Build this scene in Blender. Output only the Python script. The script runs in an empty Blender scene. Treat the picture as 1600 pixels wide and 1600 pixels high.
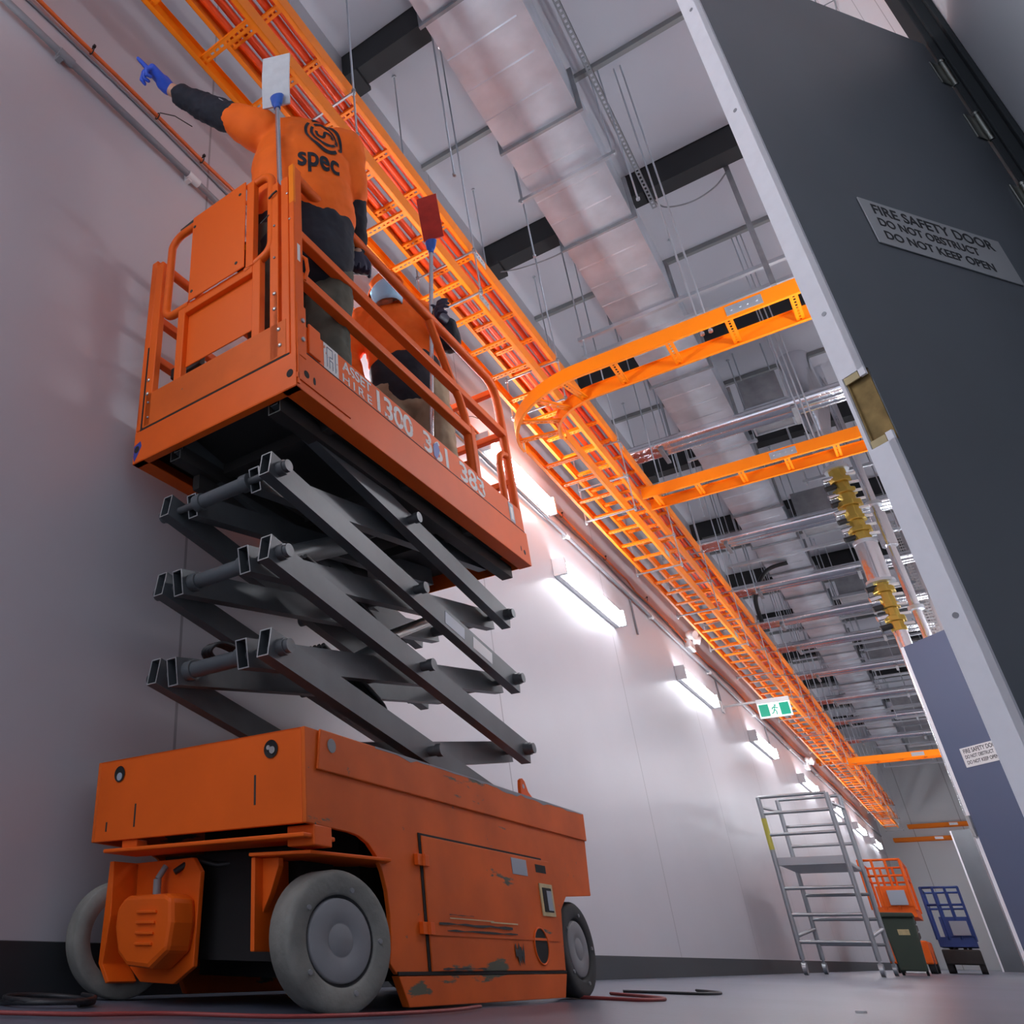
import bpy, math, random
from mathutils import Vector, Matrix
random.seed(7)
PI = math.pi
SC = bpy.context.scene
COL = SC.collection

# ------------------------------------------------------------------ camera
cam_data = bpy.data.cameras.new('camera')
cam = bpy.data.objects.new('camera', cam_data)
COL.objects.link(cam)
SC.camera = cam
PX, PY, FL = 384.68, 775.05, 1265.12          # principal point and focal length, 1600 px frame
VX, VY, YX = 428.57, -1476.88, 1588.67
up = Vector((VX - PX, VY - PY, FL)).normalized()
a_ = YX - PX
yy = Vector((a_, -(up.x * a_ + up.z * FL) / up.y, FL)).normalized()
xx = yy.cross(up)
R = Matrix(((xx.x, -xx.y, -xx.z), (yy.x, -yy.y, -yy.z), (up.x, -up.y, -up.z))).to_4x4()
cam.matrix_world = Matrix.Translation((0, 0, 0.1213)) @ R
cam_data.sensor_width = 36.0
cam_data.sensor_fit = 'HORIZONTAL'
cam_data.lens = FL / 1600 * 36.0
cam_data.shift_x = (800 - PX) / 1600
cam_data.shift_y = -(800 - PY) / 1600
cam_data.clip_start = 0.02
cam_data.clip_end = 200

# ------------------------------------------------------------------ world, exposure
w = bpy.data.worlds.new('world')
SC.world = w
w.use_nodes = True
w.node_tree.nodes['Background'].inputs[0].default_value = (0.62, 0.66, 0.80, 1)
w.node_tree.nodes['Background'].inputs[1].default_value = 1.6
SC.view_settings.view_transform = 'Standard'
SC.view_settings.look = 'None'
SC.view_settings.exposure = 0.0
SC.view_settings.gamma = 1.0
SC.view_settings.use_curve_mapping = False
LAMP = 34.0

# ------------------------------------------------------------------ materials
M = {}
def mat(name, col, rough=0.5, metal=0.0, emit=None, spec=None, wear=None, noise=None, bump=None, coat=None):
    m = bpy.data.materials.new(name)
    m.use_nodes = True
    nt = m.node_tree
    b = nt.nodes['Principled BSDF']
    c = (*col, 1)
    b.inputs['Base Color'].default_value = c
    b.inputs['Roughness'].default_value = rough
    b.inputs['Metallic'].default_value = metal
    if spec is not None:
        b.inputs['Specular IOR Level'].default_value = spec
    if coat:
        b.inputs['Coat Weight'].default_value = coat
        b.inputs['Coat Roughness'].default_value = 0.12
    if emit:
        b.inputs['Emission Color'].default_value = (*emit[0], 1)
        b.inputs['Emission Strength'].default_value = emit[1]
    tc = nt.nodes.new('ShaderNodeTexCoord')
    src = None
    if noise:
        n = nt.nodes.new('ShaderNodeTexNoise')
        n.inputs['Scale'].default_value = noise[0]
        n.inputs['Detail'].default_value = 6
        nt.links.new(tc.outputs['Object'], n.inputs['Vector'])
        mp = nt.nodes.new('ShaderNodeMapRange')
        mp.inputs[1].default_value = 0.3
        mp.inputs[2].default_value = 0.7
        mp.inputs[3].default_value = 1 - noise[1]
        mp.inputs[4].default_value = 1 + noise[1]
        nt.links.new(n.outputs['Fac'], mp.inputs[0])
        mx = nt.nodes.new('ShaderNodeMix')
        mx.data_type = 'RGBA'
        mx.blend_type = 'MULTIPLY'
        mx.inputs['Factor'].default_value = 1
        mx.inputs['A'].default_value = c
        nt.links.new(mp.outputs[0], mx.inputs['B'])
        nt.links.new(mx.outputs['Result'], b.inputs['Base Color'])
        src = mx.outputs['Result']
    if wear:
        wc, sc, th, st = wear
        last = src
        for k, (s2, t2) in enumerate(((sc, th), (sc * 4.3, th + 0.05))):
            mpn = nt.nodes.new('ShaderNodeMapping')
            mpn.inputs['Scale'].default_value = st if k == 0 else (1, 1, 1)
            mpn.inputs['Location'].default_value = (k * 3.1, 1.7 * k, k)
            nt.links.new(tc.outputs['Object'], mpn.inputs['Vector'])
            n2 = nt.nodes.new('ShaderNodeTexNoise')
            n2.inputs['Scale'].default_value = s2
            n2.inputs['Detail'].default_value = 7
            n2.inputs['Roughness'].default_value = 0.62
            nt.links.new(mpn.outputs[0], n2.inputs['Vector'])
            r = nt.nodes.new('ShaderNodeMapRange')
            r.inputs[1].default_value = t2
            r.inputs[2].default_value = t2 + 0.02
            nt.links.new(n2.outputs['Fac'], r.inputs[0])
            mx2 = nt.nodes.new('ShaderNodeMix')
            mx2.data_type = 'RGBA'
            if last is None:
                mx2.inputs['A'].default_value = c
            else:
                nt.links.new(last, mx2.inputs['A'])
            mx2.inputs['B'].default_value = (*wc, 1)
            nt.links.new(r.outputs[0], mx2.inputs['Factor'])
            last = mx2.outputs['Result']
        nt.links.new(last, b.inputs['Base Color'])
    if bump:
        n3 = nt.nodes.new('ShaderNodeTexNoise')
        n3.inputs['Scale'].default_value = bump[0]
        n3.inputs['Detail'].default_value = 5
        nt.links.new(tc.outputs['Object'], n3.inputs['Vector'])
        bp = nt.nodes.new('ShaderNodeBump')
        bp.inputs['Strength'].default_value = bump[1]
        bp.inputs['Distance'].default_value = bump[2]
        nt.links.new(n3.outputs['Fac'], bp.inputs['Height'])
        nt.links.new(bp.outputs[0], b.inputs['Normal'])
    M[name] = m
    return m

OR = (0.74, 0.130, 0.012)
mat('lift_orange', (0.86, 0.125, 0.006), 0.5, spec=0.3, wear=((0.16, 0.13, 0.07), 6.0, 0.71, (1, 1, 1)), noise=(3.0, 0.10))
mat('lift_orange_worn', (0.76, 0.125, 0.008), 0.55, spec=0.3, wear=((0.12, 0.12, 0.08), 4.0, 0.625, (1, 0.45, 2.2)), noise=(4.0, 0.16))
mat('gate_orange', (0.90, 0.135, 0.006), 0.48, spec=0.3, wear=((0.35, 0.30, 0.24), 7.0, 0.70, (1, 1, 1)))
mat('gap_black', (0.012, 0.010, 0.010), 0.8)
mat('under_dark', (0.030, 0.028, 0.026), 0.6, noise=(4, 0.3))
mat('arm_steel', (0.085, 0.096, 0.102), 0.42, noise=(6, 0.18), wear=((0.22, 0.21, 0.19), 6.0, 0.72, (1, 1, 1)))
mat('bare_edge', (0.42, 0.42, 0.42), 0.45, 0.6)
mat('pin_steel', (0.10, 0.105, 0.11), 0.38, 0.3, noise=(20, 0.3))
mat('bolt_steel', (0.62, 0.60, 0.56), 0.3, 0.9)
mat('rubber', (0.22, 0.215, 0.19), 0.82, noise=(9, 0.28), bump=(60, 0.5, 0.004))
mat('rubber_dark', (0.05, 0.05, 0.05), 0.8, noise=(9, 0.28))
mat('hub_grey', (0.26, 0.26, 0.265), 0.55, noise=(8, 0.12))
mat('label_white', (0.78, 0.77, 0.76), 0.5)
mat('label_grey', (0.36, 0.40, 0.46), 0.4)
mat('letter_white', (0.74, 0.72, 0.70), 0.55, wear=((0.62, 0.16, 0.05), 26, 0.60, (1, 1, 1)))
mat('blue_tape', (0.02, 0.10, 0.42), 0.4)
mat('blue_paint', (0.03, 0.05, 0.30), 0.5)
mat('hose_black', (0.018, 0.018, 0.02), 0.45)
mat('tray_orange', (1.0, 0.235, 0.001), 0.5, spec=0.3)
mat('cable_red', (0.90, 0.085, 0.010), 0.35, noise=(2.0, 0.15))
mat('cable_orange', (0.72, 0.13, 0.02), 0.45)
mat('galv', (0.66, 0.70, 0.74), 0.33, 0.80, noise=(5, 0.06))
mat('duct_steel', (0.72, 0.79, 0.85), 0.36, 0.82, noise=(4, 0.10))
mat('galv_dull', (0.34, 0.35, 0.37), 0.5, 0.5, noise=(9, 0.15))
mat('foil', (0.80, 0.81, 0.84), 0.16, 0.95, bump=(14, 0.25, 0.01))
mat('brass', (0.60, 0.42, 0.09), 0.28, 0.8)
mat('beam_black', (0.022, 0.023, 0.025), 0.6)
mat('purlin_grey', (0.30, 0.31, 0.31), 0.5, 0.3)
mat('white_edge', (0.95, 0.95, 0.98), 0.5, noise=(30, 0.03))
mat('leaf_grey', (0.14, 0.155, 0.172), 0.42, noise=(1.5, 0.12))
mat('leaf_blue', (0.10, 0.125, 0.205), 0.45)
mat('sign_grey', (0.55, 0.56, 0.56), 0.38, 0.3)
mat('sign_black', (0.03, 0.03, 0.032), 0.5)
mat('wood_core', (0.30, 0.20, 0.07), 0.8, noise=(25, 0.4))
mat('wood_plate', (0.62, 0.50, 0.26), 0.55, noise=(25, 0.12))
mat('frame_dark', (0.035, 0.040, 0.043), 0.8, spec=0.1)
mat('hinge_steel', (0.30, 0.31, 0.28), 0.3, 0.9)
mat('lamp_body', (0.75, 0.76, 0.78), 0.4)
mat('lamp_glow', (0.9, 0.9, 0.9), 0.4, emit=((0.90, 0.93, 1.0), LAMP))
mat('spot_white', (0.85, 0.85, 0.86), 0.35)
mat('exit_green', (0.0, 0.28, 0.17), 0.4, emit=((0.0, 0.36, 0.22), 0.5))
mat('exit_white', (0.85, 0.88, 0.88), 0.4, emit=((0.85, 0.95, 0.95), 0.5))
mat('pvc_grey', (0.24, 0.24, 0.26), 0.45)
mat('tie_black', (0.01, 0.01, 0.01), 0.5)
mat('alu', (0.36, 0.38, 0.40), 0.36, 0.7)
mat('alu_tube', (0.62, 0.63, 0.66), 0.22, 0.9)
mat('yellow_tape', (0.55, 0.50, 0.08), 0.5)
mat('bin_green', (0.045, 0.065, 0.045), 0.55)
mat('lift_blue', (0.02, 0.055, 0.24), 0.4)
mat('jacket_orange', (1.0, 0.155, 0.002), 0.75, noise=(14, 0.06))
mat('jacket_navy', (0.014, 0.017, 0.027), 0.8, noise=(18, 0.2))
mat('trousers_olive', (0.105, 0.100, 0.075), 0.85, noise=(12, 0.2))
mat('trousers_tan', (0.36, 0.29, 0.19), 0.85, noise=(12, 0.12))
mat('skin', (0.60, 0.33, 0.22), 0.5)
mat('glove_blue', (0.03, 0.10, 0.62), 0.42)
mat('glove_dark', (0.02, 0.022, 0.055), 0.5)
mat('mask_blue', (0.36, 0.60, 0.80), 0.7)
mat('mask_white', (0.80, 0.83, 0.86), 0.7)
mat('hair_dark', (0.04, 0.022, 0.014), 0.7)
mat('boot', (0.05, 0.035, 0.025), 0.6)
mat('lime', (0.55, 0.80, 0.02), 0.6)
mat('reflect_grey', (0.42, 0.43, 0.44), 0.4)
mat('eye_dark', (0.02, 0.015, 0.012), 0.2)
mat('pad_white', (0.66, 0.67, 0.68), 0.85, noise=(30, 0.06))
mat('pad_red', (0.50, 0.035, 0.022), 0.8, noise=(20, 0.14))
mat('clip_blue', (0.03, 0.12, 0.50), 0.4)
mat('cord_red', (0.30, 0.045, 0.04), 0.5)
mat('deck_dark', (0.05, 0.05, 0.05), 0.7)

def surf_mat(name, col, rough, seam=None, noise=None, spec=0.5, seam_axis=1, seam_off=0.0, seam_dark=0.6, bumpy=None):
    m = bpy.data.materials.new(name)
    m.use_nodes = True
    nt = m.node_tree
    b = nt.nodes['Principled BSDF']
    b.inputs['Base Color'].default_value = (*col, 1)
    b.inputs['Roughness'].default_value = rough
    b.inputs['Specular IOR Level'].default_value = spec
    tc = nt.nodes.new('ShaderNodeTexCoord')
    last = None
    if noise:
        n = nt.nodes.new('ShaderNodeTexNoise')
        n.inputs['Scale'].default_value = noise[0]
        n.inputs['Detail'].default_value = 8
        nt.links.new(tc.outputs['Object'], n.inputs['Vector'])
        mp = nt.nodes.new('ShaderNodeMapRange')
        mp.inputs[1].default_value = 0.3
        mp.inputs[2].default_value = 0.7
        mp.inputs[3].default_value = 1 - noise[1]
        mp.inputs[4].default_value = 1 + noise[1]
        nt.links.new(n.outputs['Fac'], mp.inputs[0])
        mx = nt.nodes.new('ShaderNodeMix')
        mx.data_type = 'RGBA'
        mx.blend_type = 'MULTIPLY'
        mx.inputs['Factor'].default_value = 1
        mx.inputs['A'].default_value = (*col, 1)
        nt.links.new(mp.outputs[0], mx.inputs['B'])
        last = mx.outputs['Result']
    if seam:
        pitch, width = seam
        sp = nt.nodes.new('ShaderNodeSeparateXYZ')
        nt.links.new(tc.outputs['Object'], sp.inputs[0])
        ad = nt.nodes.new('ShaderNodeMath'); ad.operation = 'ADD'
        ad.inputs[1].default_value = 100 * pitch - seam_off
        nt.links.new(sp.outputs[seam_axis], ad.inputs[0])
        mo = nt.nodes.new('ShaderNodeMath'); mo.operation = 'MODULO'
        mo.inputs[1].default_value = pitch
        nt.links.new(ad.outputs[0], mo.inputs[0])
        lt = nt.nodes.new('ShaderNodeMath'); lt.operation = 'LESS_THAN'
        lt.inputs[1].default_value = width
        nt.links.new(mo.outputs[0], lt.inputs[0])
        mx2 = nt.nodes.new('ShaderNodeMix')
        mx2.data_type = 'RGBA'
        if last is None:
            mx2.inputs['A'].default_value = (*col, 1)
        else:
            nt.links.new(last, mx2.inputs['A'])
        mx2.inputs['B'].default_value = (*[v * seam_dark for v in col], 1)
        nt.links.new(lt.outputs[0], mx2.inputs['Factor'])
        last = mx2.outputs['Result']
    if last is not None:
        nt.links.new(last, b.inputs['Base Color'])
    if bumpy:
        n3 = nt.nodes.new('ShaderNodeTexNoise')
        n3.inputs['Scale'].default_value = bumpy[0]
        nt.links.new(tc.outputs['Object'], n3.inputs['Vector'])
        bp = nt.nodes.new('ShaderNodeBump')
        bp.inputs['Strength'].default_value = bumpy[1]
        bp.inputs['Distance'].default_value = 0.01
        nt.links.new(n3.outputs['Fac'], bp.inputs['Height'])
        nt.links.new(bp.outputs[0], b.inputs['Normal'])
    M[name] = m
surf_mat('wall_panel', (0.55, 0.535, 0.565), 0.36, seam=(2.95, 0.014), noise=(0.7, 0.04), seam_off=2.07, seam_dark=0.55)
surf_mat('wall_white', (0.78, 0.77, 0.79), 0.45, seam=(0.24, 0.008), seam_off=0.1, seam_dark=0.5)
surf_mat('wall_near', (0.62, 0.64, 0.67), 0.5)
surf_mat('ceiling_sheet', (0.66, 0.67, 0.73), 0.55, noise=(0.5, 0.04))
surf_mat('floor_paint', (0.125, 0.142, 0.188), 0.32, noise=(1.2, 0.14), bumpy=(35, 0.12))
surf_mat('wall_end', (0.74, 0.77, 0.78), 0.5, seam=(1.2, 0.02), seam_axis=0)
surf_mat('base_black', (0.030, 0.034, 0.038), 0.5)

# ------------------------------------------------------------------ mesh builder
class MB:
    def __init__(s):
        s.v = []; s.f = []; s.sm = []; s.mi = []; s.cur = 0
    def add(s, vs, fs, smooth=False):
        o = len(s.v)
        s.v += [tuple(v) for v in vs]
        for f in fs:
            s.f.append([i + o for i in f])
            s.sm.append(smooth)
            s.mi.append(s.cur)
        return s
    def box(s, x0, x1, y0, y1, z0, z1):
        if x0 > x1: x0, x1 = x1, x0
        if y0 > y1: y0, y1 = y1, y0
        if z0 > z1: z0, z1 = z1, z0
        vs = [(x, y, z) for x in (x0, x1) for y in (y0, y1) for z in (z0, z1)]
        return s.add(vs, [(0, 1, 3, 2), (4, 6, 7, 5), (0, 4, 5, 1), (2, 3, 7, 6), (0, 2, 6, 4), (1, 5, 7, 3)])
    def bar(s, p0, p1, w_, h, upv=(0, 0, 1)):
        p0, p1 = Vector(p0), Vector(p1)
        d = (p1 - p0).normalized()
        sd = d.cross(Vector(upv))
        if sd.length < 1e-5: sd = d.cross(Vector((0, 1, 0)))
        sd.normalize(); u = sd.cross(d)
        vs = []
        for p in (p0, p1):
            for a, b in ((-1, -1), (1, -1), (1, 1), (-1, 1)):
                vs.append(p + sd * a * w_ / 2 + u * b * h / 2)
        return s.add(vs, [(3, 2, 1, 0), (4, 5, 6, 7), (0, 1, 5, 4), (1, 2, 6, 5), (2, 3, 7, 6), (3, 0, 4, 7)])
    def hollow(s, p0, p1, w_, h, t, upv=(0, 0, 1)):
        p0, p1 = Vector(p0), Vector(p1)
        d = (p1 - p0).normalized(); sd = d.cross(Vector(upv)).normalized(); u = sd.cross(d)
        for sg in (-1, 1):
            o = sd * sg * (w_ - t) / 2
            s.bar(p0 + o, p1 + o, t, h, upv)
            o = u * sg * (h - t) / 2
            s.bar(p0 + o, p1 + o, w_ - 2 * t, t, upv)
        return s
    def cyl(s, p0, p1, r, n=16, r2=None, caps=True):
        p0, p1 = Vector(p0), Vector(p1)
        if r2 is None: r2 = r
        d = (p1 - p0).normalized()
        a = d.orthogonal().normalized(); b = d.cross(a)
        vs = []
        for p, rr in ((p0, r), (p1, r2)):
            for i in range(n):
                t = 2 * PI * i / n
                vs.append(p + (a * math.cos(t) + b * math.sin(t)) * rr)
        s.add(vs, [(i, (i + 1) % n, n + (i + 1) % n, n + i) for i in range(n)], True)
        if caps:
            s.add(vs[:n], [tuple(reversed(range(n)))])
            s.add(vs[n:], [tuple(range(n))])
        return s
    def path(s, pts, r, n=10, closed=False, rx=None):
        pts = [Vector(p) for p in pts]
        m = len(pts)
        tang = []
        for i in range(m):
            if closed: t = pts[(i + 1) % m] - pts[i - 1]
            else: t = pts[min(i + 1, m - 1)] - pts[max(i - 1, 0)]
            tang.append(t.normalized())
        a = tang[0].orthogonal().normalized()
        vs = []
        for i in range(m):
            a = (a - tang[i] * a.dot(tang[i])).normalized()
            b = tang[i].cross(a)
            for k in range(n):
                t = 2 * PI * k / n
                rr = r[i] if isinstance(r, (list, tuple)) else r
                vs.append(pts[i] + (a * math.cos(t) + b * math.sin(t)) * rr)
        fs = []
        for i in range(m if closed else m - 1):
            j = (i + 1) % m
            for k in range(n):
                fs.append((i * n + k, i * n + (k + 1) % n, j * n + (k + 1) % n, j * n + k))
        s.add(vs, fs, True)
        if not closed:
            s.add(vs[:n], [tuple(reversed(range(n)))])
            s.add(vs[-n:], [tuple(range(n))])
        return s
    def prism(s, poly, fn, a0, a1):
        """poly: 2D points; fn(u, v, a) -> 3D"""
        n = len(poly)
        A = [fn(u, v, a0) for u, v in poly]; B = [fn(u, v, a1) for u, v in poly]
        s.add(A + B, [tuple(reversed(range(n))), tuple(range(n, 2 * n))] + [(i, (i + 1) % n, n + (i + 1) % n, n + i) for i in range(n)])
        return s
    def lathe(s, prof, c, axis, n=48, closed=False):
        """prof: (radius, offset along axis)"""
        c = Vector(c); d = Vector(axis).normalized()
        a = d.orthogonal().normalized(); b = d.cross(a)
        vs = []
        for r, o in prof:
            for i in range(n):
                t = 2 * PI * i / n
                vs.append(c + d * o + (a * math.cos(t) + b * math.sin(t)) * r)
        fs = []
        m = len(prof)
        for j in range(m if closed else m - 1):
            k = (j + 1) % m
            for i in range(n):
                fs.append((j * n + i, j * n + (i + 1) % n, k * n + (i + 1) % n, k * n + i))
        s.add(vs, fs, True)
        return s
    def ell(s, c, r, n=20, m=12, rot=None):
        c = Vector(c)
        vs = []
        for j in range(1, m):
            ph = PI * j / m
            for i in range(n):
                t = 2 * PI * i / n
                p = Vector((r[0] * math.sin(ph) * math.cos(t), r[1] * math.sin(ph) * math.sin(t), r[2] * math.cos(ph)))
                if rot: p = rot @ p
                vs.append(c + p)
        tp = Vector((0, 0, r[2])); bt = Vector((0, 0, -r[2]))
        if rot: tp = rot @ tp; bt = rot @ bt
        vs += [c + tp, c + bt]
        fs = []
        for j in range(m - 2):
            for i in range(n):
                fs.append((j * n + i, (j + 1) * n + i, (j + 1) * n + (i + 1) % n, j * n + (i + 1) % n))
        T = len(vs) - 2
        for i in range(n):
            fs.append((T, i, (i + 1) % n))
            fs.append((T + 1, (m - 2) * n + (i + 1) % n, (m - 2) * n + i))
        return s.add(vs, fs, True)
    def limb(s, pts, rad, n=16, wide=None):
        """capsule chain; rad entries r or (ra, rb); wide = direction of ra"""
        pts = [Vector(p) for p in pts]
        P, Rr = [], []
        for i, p in enumerate(pts):
            r = rad[i]; r = r if isinstance(r, (tuple, list)) else (r, r)
            P.append(p); Rr.append(r)
        # rounded ends
        def cap(p, q, r):
            d = (p - q).normalized(); out = []
            for t in (0.5, 0.85, 0.99):
                out.append((p + d * min(r) * t, (r[0] * math.sqrt(1 - t * t), r[1] * math.sqrt(1 - t * t))))
            return out
        st = cap(P[0], P[1], Rr[0])[::-1]; en = cap(P[-1], P[-2], Rr[-1])
        P = [x[0] for x in st] + P + [x[0] for x in en]
        Rr = [x[1] for x in st] + Rr + [x[1] for x in en]
        m = len(P); vs = []
        a = Vector(wide).normalized() if wide else (P[-1] - P[0]).orthogonal().normalized()
        for i in range(m):
            t = (P[min(i + 1, m - 1)] - P[max(i - 1, 0)]).normalized()
            a2 = (a - t * a.dot(t)).normalized()
            if not wide: a = a2
            b = t.cross(a2)
            for k in range(n):
                th = 2 * PI * k / n
                vs.append(P[i] + a2 * math.cos(th) * Rr[i][0] + b * math.sin(th) * Rr[i][1])
        fs = []
        for i in range(m - 1):
            for k in range(n):
                fs.append((i * n + k, i * n + (k + 1) % n, (i + 1) * n + (k + 1) % n, (i + 1) * n + k))
        s.add(vs, fs, True)
        s.add(vs[:n], [tuple(reversed(range(n)))]); s.add(vs[-n:], [tuple(range(n))])
        return s
    def mesh(s, name, mats):
        me = bpy.data.meshes.new(name)
        me.from_pydata(s.v, [], s.f)
        for p, sm, mi in zip(me.polygons, s.sm, s.mi):
            p.use_smooth = sm
            p.material_index = mi
        for m_ in (mats if isinstance(mats, (list, tuple)) else [mats]):
            me.materials.append(M[m_] if isinstance(m_, str) else m_)
        me.validate()
        return me

def tag(o, label=None, cat=None, group=None, kind=None):
    if label: o['label'] = label
    if cat: o['category'] = cat
    if group: o['group'] = group
    if kind: o['kind'] = kind
    return o
def part(name, mb, m, parent=None, bevel=0.0, label=None):
    me = mb.mesh(name, m) if isinstance(mb, MB) else mb
    o = bpy.data.objects.new(name, me)
    COL.objects.link(o)
    if parent: o.parent = parent
    if bevel:
        b = o.modifiers.new('bevel', 'BEVEL')
        b.width = bevel; b.segments = 2; b.limit_method = 'ANGLE'; b.angle_limit = math.radians(40)
    if label: o['label'] = label
    return o
def empty(name, loc=(0, 0, 0), rz=0.0, label=None, cat=None, group=None):
    o = bpy.data.objects.new(name, None)
    o.empty_display_size = 0.1
    COL.objects.link(o)
    o.location = loc; o.rotation_euler = (0, 0, rz)
    return tag(o, label, cat, group)
def struct(name, mb, m, bevel=0.0):
    o = part(name, mb, m, None, bevel)
    o['kind'] = 'structure'
    return o
def copy_tree(o, parent=None):
    c = o.copy(); COL.objects.link(c)
    c.parent = parent
    for ch in list(o.children):
        copy_tree(ch, c)
    return c
ORD = ['nearest', 'second', 'third', 'fourth', 'fifth', 'sixth', 'seventh', 'eighth', 'ninth', 'tenth', 'eleventh', 'twelfth', 'thirteenth', 'fourteenth', 'fifteenth', 'sixteenth', 'seventeenth', 'eighteenth', 'nineteenth', 'twentieth', 'twenty-first', 'twenty-second']

def text(name, s, size, m, parent, mw, depth=0.001, bold=0.0, sx=1.0, spacing=1.0, align='LEFT', line=1.0):
    c = bpy.data.curves.new(name, 'FONT')
    c.body = s; c.size = size; c.extrude = depth; c.offset = bold
    c.space_character = spacing; c.align_x = align; c.space_line = line
    o = bpy.data.objects.new(name, c)
    COL.objects.link(o)
    bpy.context.view_layer.update()
    dg = bpy.context.evaluated_depsgraph_get()
    me = bpy.data.meshes.new_from_object(o.evaluated_get(dg))
    bpy.data.objects.remove(o); bpy.data.curves.remove(c)
    me.name = name
    me.materials.clear(); me.materials.append(M[m])
    me.transform(mw @ Matrix.Diagonal((sx, 1, 1, 1)))
    return part(name, me, None, parent)
def frame_mat(o, ex, ey):
    ex = Vector(ex).normalized(); ey = Vector(ey); ey = (ey - ex * ey.dot(ex)).normalized(); ez = ex.cross(ey)
    return Matrix(((ex.x, ey.x, ez.x, o[0]), (ex.y, ey.y, ez.y, o[1]), (ex.z, ey.z, ez.z, o[2]), (0, 0, 0, 1)))

# ================================================================== THE SETTING
XW = -2.05
ZC = 6.55
YE = 33.5
XR = 0.66
struct('floor', MB().box(XW, 0.9, -3.5, YE, -0.1, 0), 'floor_paint')
struct('wall_left', MB().box(XW - 0.12, XW, -3.5, YE, 0, ZC), 'wall_panel')
struct('ceiling', MB().box(XW, 0.9, -3.5, YE, ZC, ZC + 0.1), 'ceiling_sheet')
struct('wall_right', MB().box(XR, XR + 0.1, 2.62, YE, 0, ZC), 'wall_white')
struct('wall_near', MB().box(0.702, 0.835, -3.5, 2.498, 0, ZC), 'wall_near')
struct('wall_back', MB().box(XW, 0.9, YE, YE + 0.1, 0, ZC), 'wall_end')
struct('baseboard_left', MB().box(XW, XW + 0.012, -3.5, YE, 0, 0.135), 'base_black', 0.002)
# ceiling beams and purlins
bm_y = [3.55 + 2.65 * k for k in range(-2, 11)]
for i, y in enumerate(bm_y):
    b = MB().box(XW, XR, y, y + 0.016, ZC - 0.27, ZC)
    b.box(XW, XR, y - 0.0, y + 0.17, ZC - 0.284, ZC - 0.27)
    b.box(XW, XR, y, y + 0.17, ZC - 0.014, ZC)
    b.box(XW, XW + 0.14, y - 0.03, y + 0.20, ZC - 0.33, ZC - 0.284)
    struct('trim_%d' % (i + 1), b, 'beam_black')
for i, y in enumerate(bm_y):
    yp = y + 1.34
    b = MB().box(XW, XR, yp, yp + 0.006, ZC - 0.05, ZC).box(XW, XR, yp, yp + 0.045, ZC - 0.054, ZC - 0.05)
    struct('trim_%d' % (i + 21), b, 'purlin_grey')

# ---- near door frame (post) and hinge side
fr = MB()
fr.box(0.650, 0.80, 2.50, 2.62, 0, ZC)
fr.box(0.664, 0.702, 2.482, 2.50, 0, ZC)
fr.box(0.688, 0.702, 2.455, 2.482, 0, ZC)
struct('door_1', fr, 'frame_dark', 0.004)

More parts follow.
